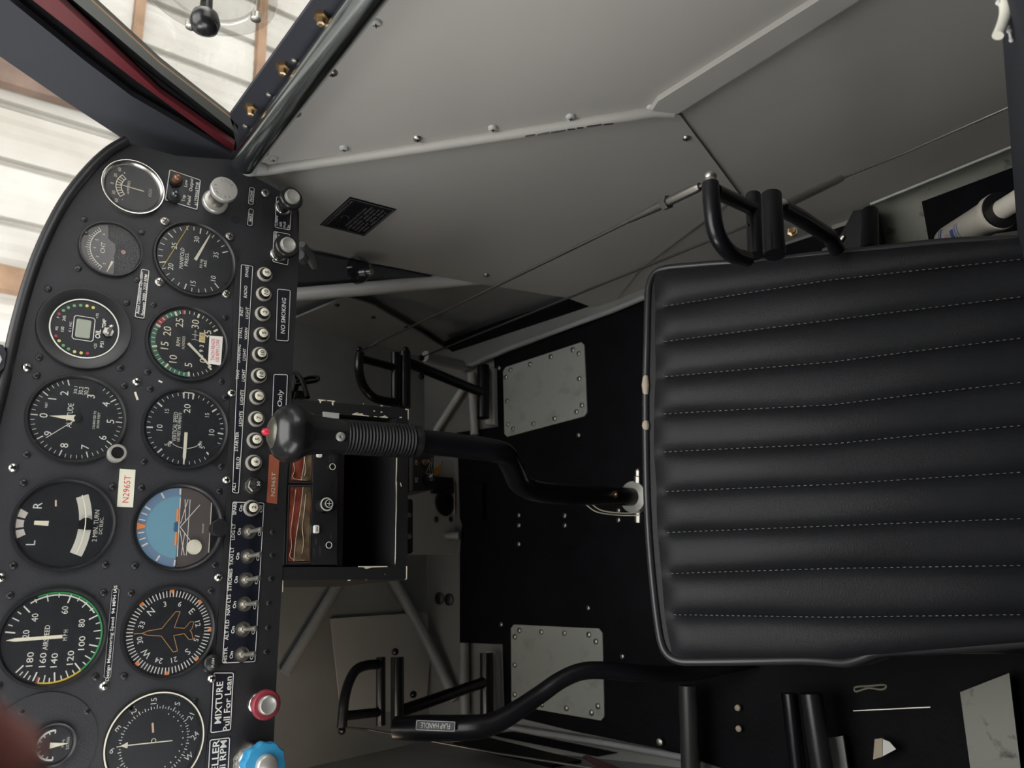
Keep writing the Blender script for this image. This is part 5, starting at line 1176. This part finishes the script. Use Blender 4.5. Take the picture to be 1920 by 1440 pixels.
single('tan_block', G().slab([atz(a, b, .028) for a, b in ((1640, 1386), (1654, 1384), (1654, 1419), (1637, 1424))], (0, 0, 1), .004), tan_m, 'small tan block beside the white paper scrap', 'block')
g = G().tube([atz(1602, 1293, .10), atz(1605, 1288, .10), atz(1632, 1286, .10), atz(1658, 1284, .10), atz(1661, 1289, .10), atz(1652, 1293, .10), atz(1628, 1290, .10), atz(1606, 1297, .10), atz(1602, 1293, .10)], .0011, 8, sub=3)
single('strap_end', g, mat('olive_webbing', (.16, .15, .11), .7), 'folded olive strap end beside the cushion', 'strap')
single('thin_edge', G().tube([atz(1600, 1333, .05), atz(1745, 1326, .05)], .0009, 6), steel_m, 'thin bright metal edge above the white paper scrap', 'trim')
for x, y, lb in ((1384, 1327, 'upper'), (1386, 1366, 'lower')): single('small_fastener', G().lathe([(0, .004), (.003, .0036), (.004, .001)], atz(x, y, .01), (0, 0, 1), seg=12), tan_m, lb + ' of two small pale fasteners on the floor left of the seat', 'fastener')
single('floor_screw', G().lathe([(0, .0052), (.003, .0044), (.004, .001)], atz(1238, 1391, .008), (0, 0, 1), seg=14), steel_m, 'bright screw head at the left edge of the floor mat', 'screw')
# black pads and red strip along the left floor edge
single('insulation_pad', G().slab([atz(a, b, .006) for a, b in ((908, 1376), (960, 1372), (1156, 1412), (1120, 1419))], (0, 0, 1), .004), carpet_m, 'narrow black pad nearest the mat on the left floor edge', 'pad')
single('insulation_pad', G().slab([atx(a, b, -.205) for a, b in ((850, 1392), (915, 1382), (1090, 1425), (1035, 1434))], (1, 0, 0), .004), carpet_m, 'wider black pad on the lower left cabin side', 'pad')
single('red_strip', G().slab([atx(a, b, -.205) for a, b in ((1092, 1418), (1100, 1415), (1175, 1445), (1140, 1448))], (1, 0, 0), .002), redskin_m, 'dim red strip at the bottom edge left of the seat', 'strip')

# ================================================================= CARTRIDGE, CORD, FINGER
ca, cb = atz(1782, 452, .075), atz(1862, 403, .13); cx = (cb - ca); cl_ = cx.length; cx.normalize()
bt = thing('sealant_cartridge', 'white cartridge with blue label lying behind the seat corner', 'cartridge', ca)
part('barrel', G().lathe([(0, .016), (.002, .0175), (cl_, .0175), (cl_ + .003, .0195), (cl_ + .010, .0195), (cl_ + .011, .015)], ca, cx, seg=36), tubew_m, bt, True)
part('black_rim', G().lathe([(cl_ + .0105, .0160), (cl_ + .0115, .0190), (cl_ + .014, .0190), (cl_ + .015, .012)], ca, cx, seg=32), blackk_m, bt, True)
part('plunger_rod', G().lathe([(cl_ + .01, .010), (cl_ + .06, .010)], ca, cx, seg=22), tubew_m, bt, True)
part('front_ring', G().lathe([(-.006, .012), (-.004, .0165), (0, .0165), (.0015, .016)], ca, cx, seg=30), tan_m, bt, True)
part('nozzle', G().lathe([(-.05, .003), (-.008, .006), (-.005, .008)], ca, cx, seg=18), tan_m, bt, True)
# printed label bands wrapped on the barrel
vv = (CAM - ca).normalized(); vv = (vv - cx * vv.dot(cx)).normalized(); ww = cx.cross(vv)
g = G()
def wrap(s, a): return ca + cx * s + (vv * math.cos(a) + ww * math.sin(a)) * .0178
for s0, s1, a0, a1 in ((.006, .0075, -1.2, 1.3), (.0095, .0125, -1.1, 1.2), (.028, .034, -.6, .5), (.036, .0372, -.8, .6), (.040, .0412, -.8, .3)):
    n = 14; vs = []
    for k in range(n + 1):
        a = a0 + (a1 - a0) * k / n; vs += [wrap(s0, a), wrap(s1, a)]
    g.add(vs, [(2 * k, 2 * k + 1, 2 * k + 3, 2 * k + 2) for k in range(n)])
part('label_print', g, bluetext_m, bt, True)
g = G(); n = 14; vs = []
for k in range(n + 1):
    a = -.5 + .9 * k / n; vs += [wrap(.017, a), wrap(.026, a)]
part('label_patch', g.add(vs, [(2 * k, 2 * k + 1, 2 * k + 3, 2 * k + 2) for k in range(n)]), mat('label_pink', (.50, .36, .32), .6), bt, True)
# torn white cord hanging at the rear
cd = thing('frayed_cord', 'blurred white cord end hanging at the top right corner', 'cord', atd(1886, -10, .43))
part('cord', G().tube([atd(1886, -60, .43), atd(1884, -10, .43), atd(1886, 22, .428), atd(1880, 45, .426), atd(1871, 67, .424)], [.0034, .0034, .0032, .0030, .0030], 14, sub=4), mat('cord_white', (.80, .78, .68), .6), cd, True)
g = G()
for x, y, r in ((1872, 5, .0016), (1876, 9, .0014), (1892, 57, .0016), (1896, 75, .0013), (1890, 50, .0012)): g.ball(atd(x, y, .43), r, 8)
g.tube([atd(1889, 40, .43), atd(1892, 57, .432), atd(1896, 76, .434)], .0007, 6, sub=2)
part('frayed_threads', g, mat('thread_white', (.7, .7, .68), .8), cd, True)
# fingertip of the photographer at the lower left edge
fb, fm_, ft_ = atd(-420, 2700, .085), atd(-135, 1540, .071), atd(-85, 1440, .070)
per = thing('person', 'reddish fingertip of a person, out of focus at the lower left edge', 'person', fb)
part('finger', G().tube([fb, fm_, lerp(fm_, ft_, .7), ft_, ft_ + (ft_ - fm_) * .35], [.0085, .0080, .0074, .0062, .0026], 24, sub=5), skin_m, per, True)
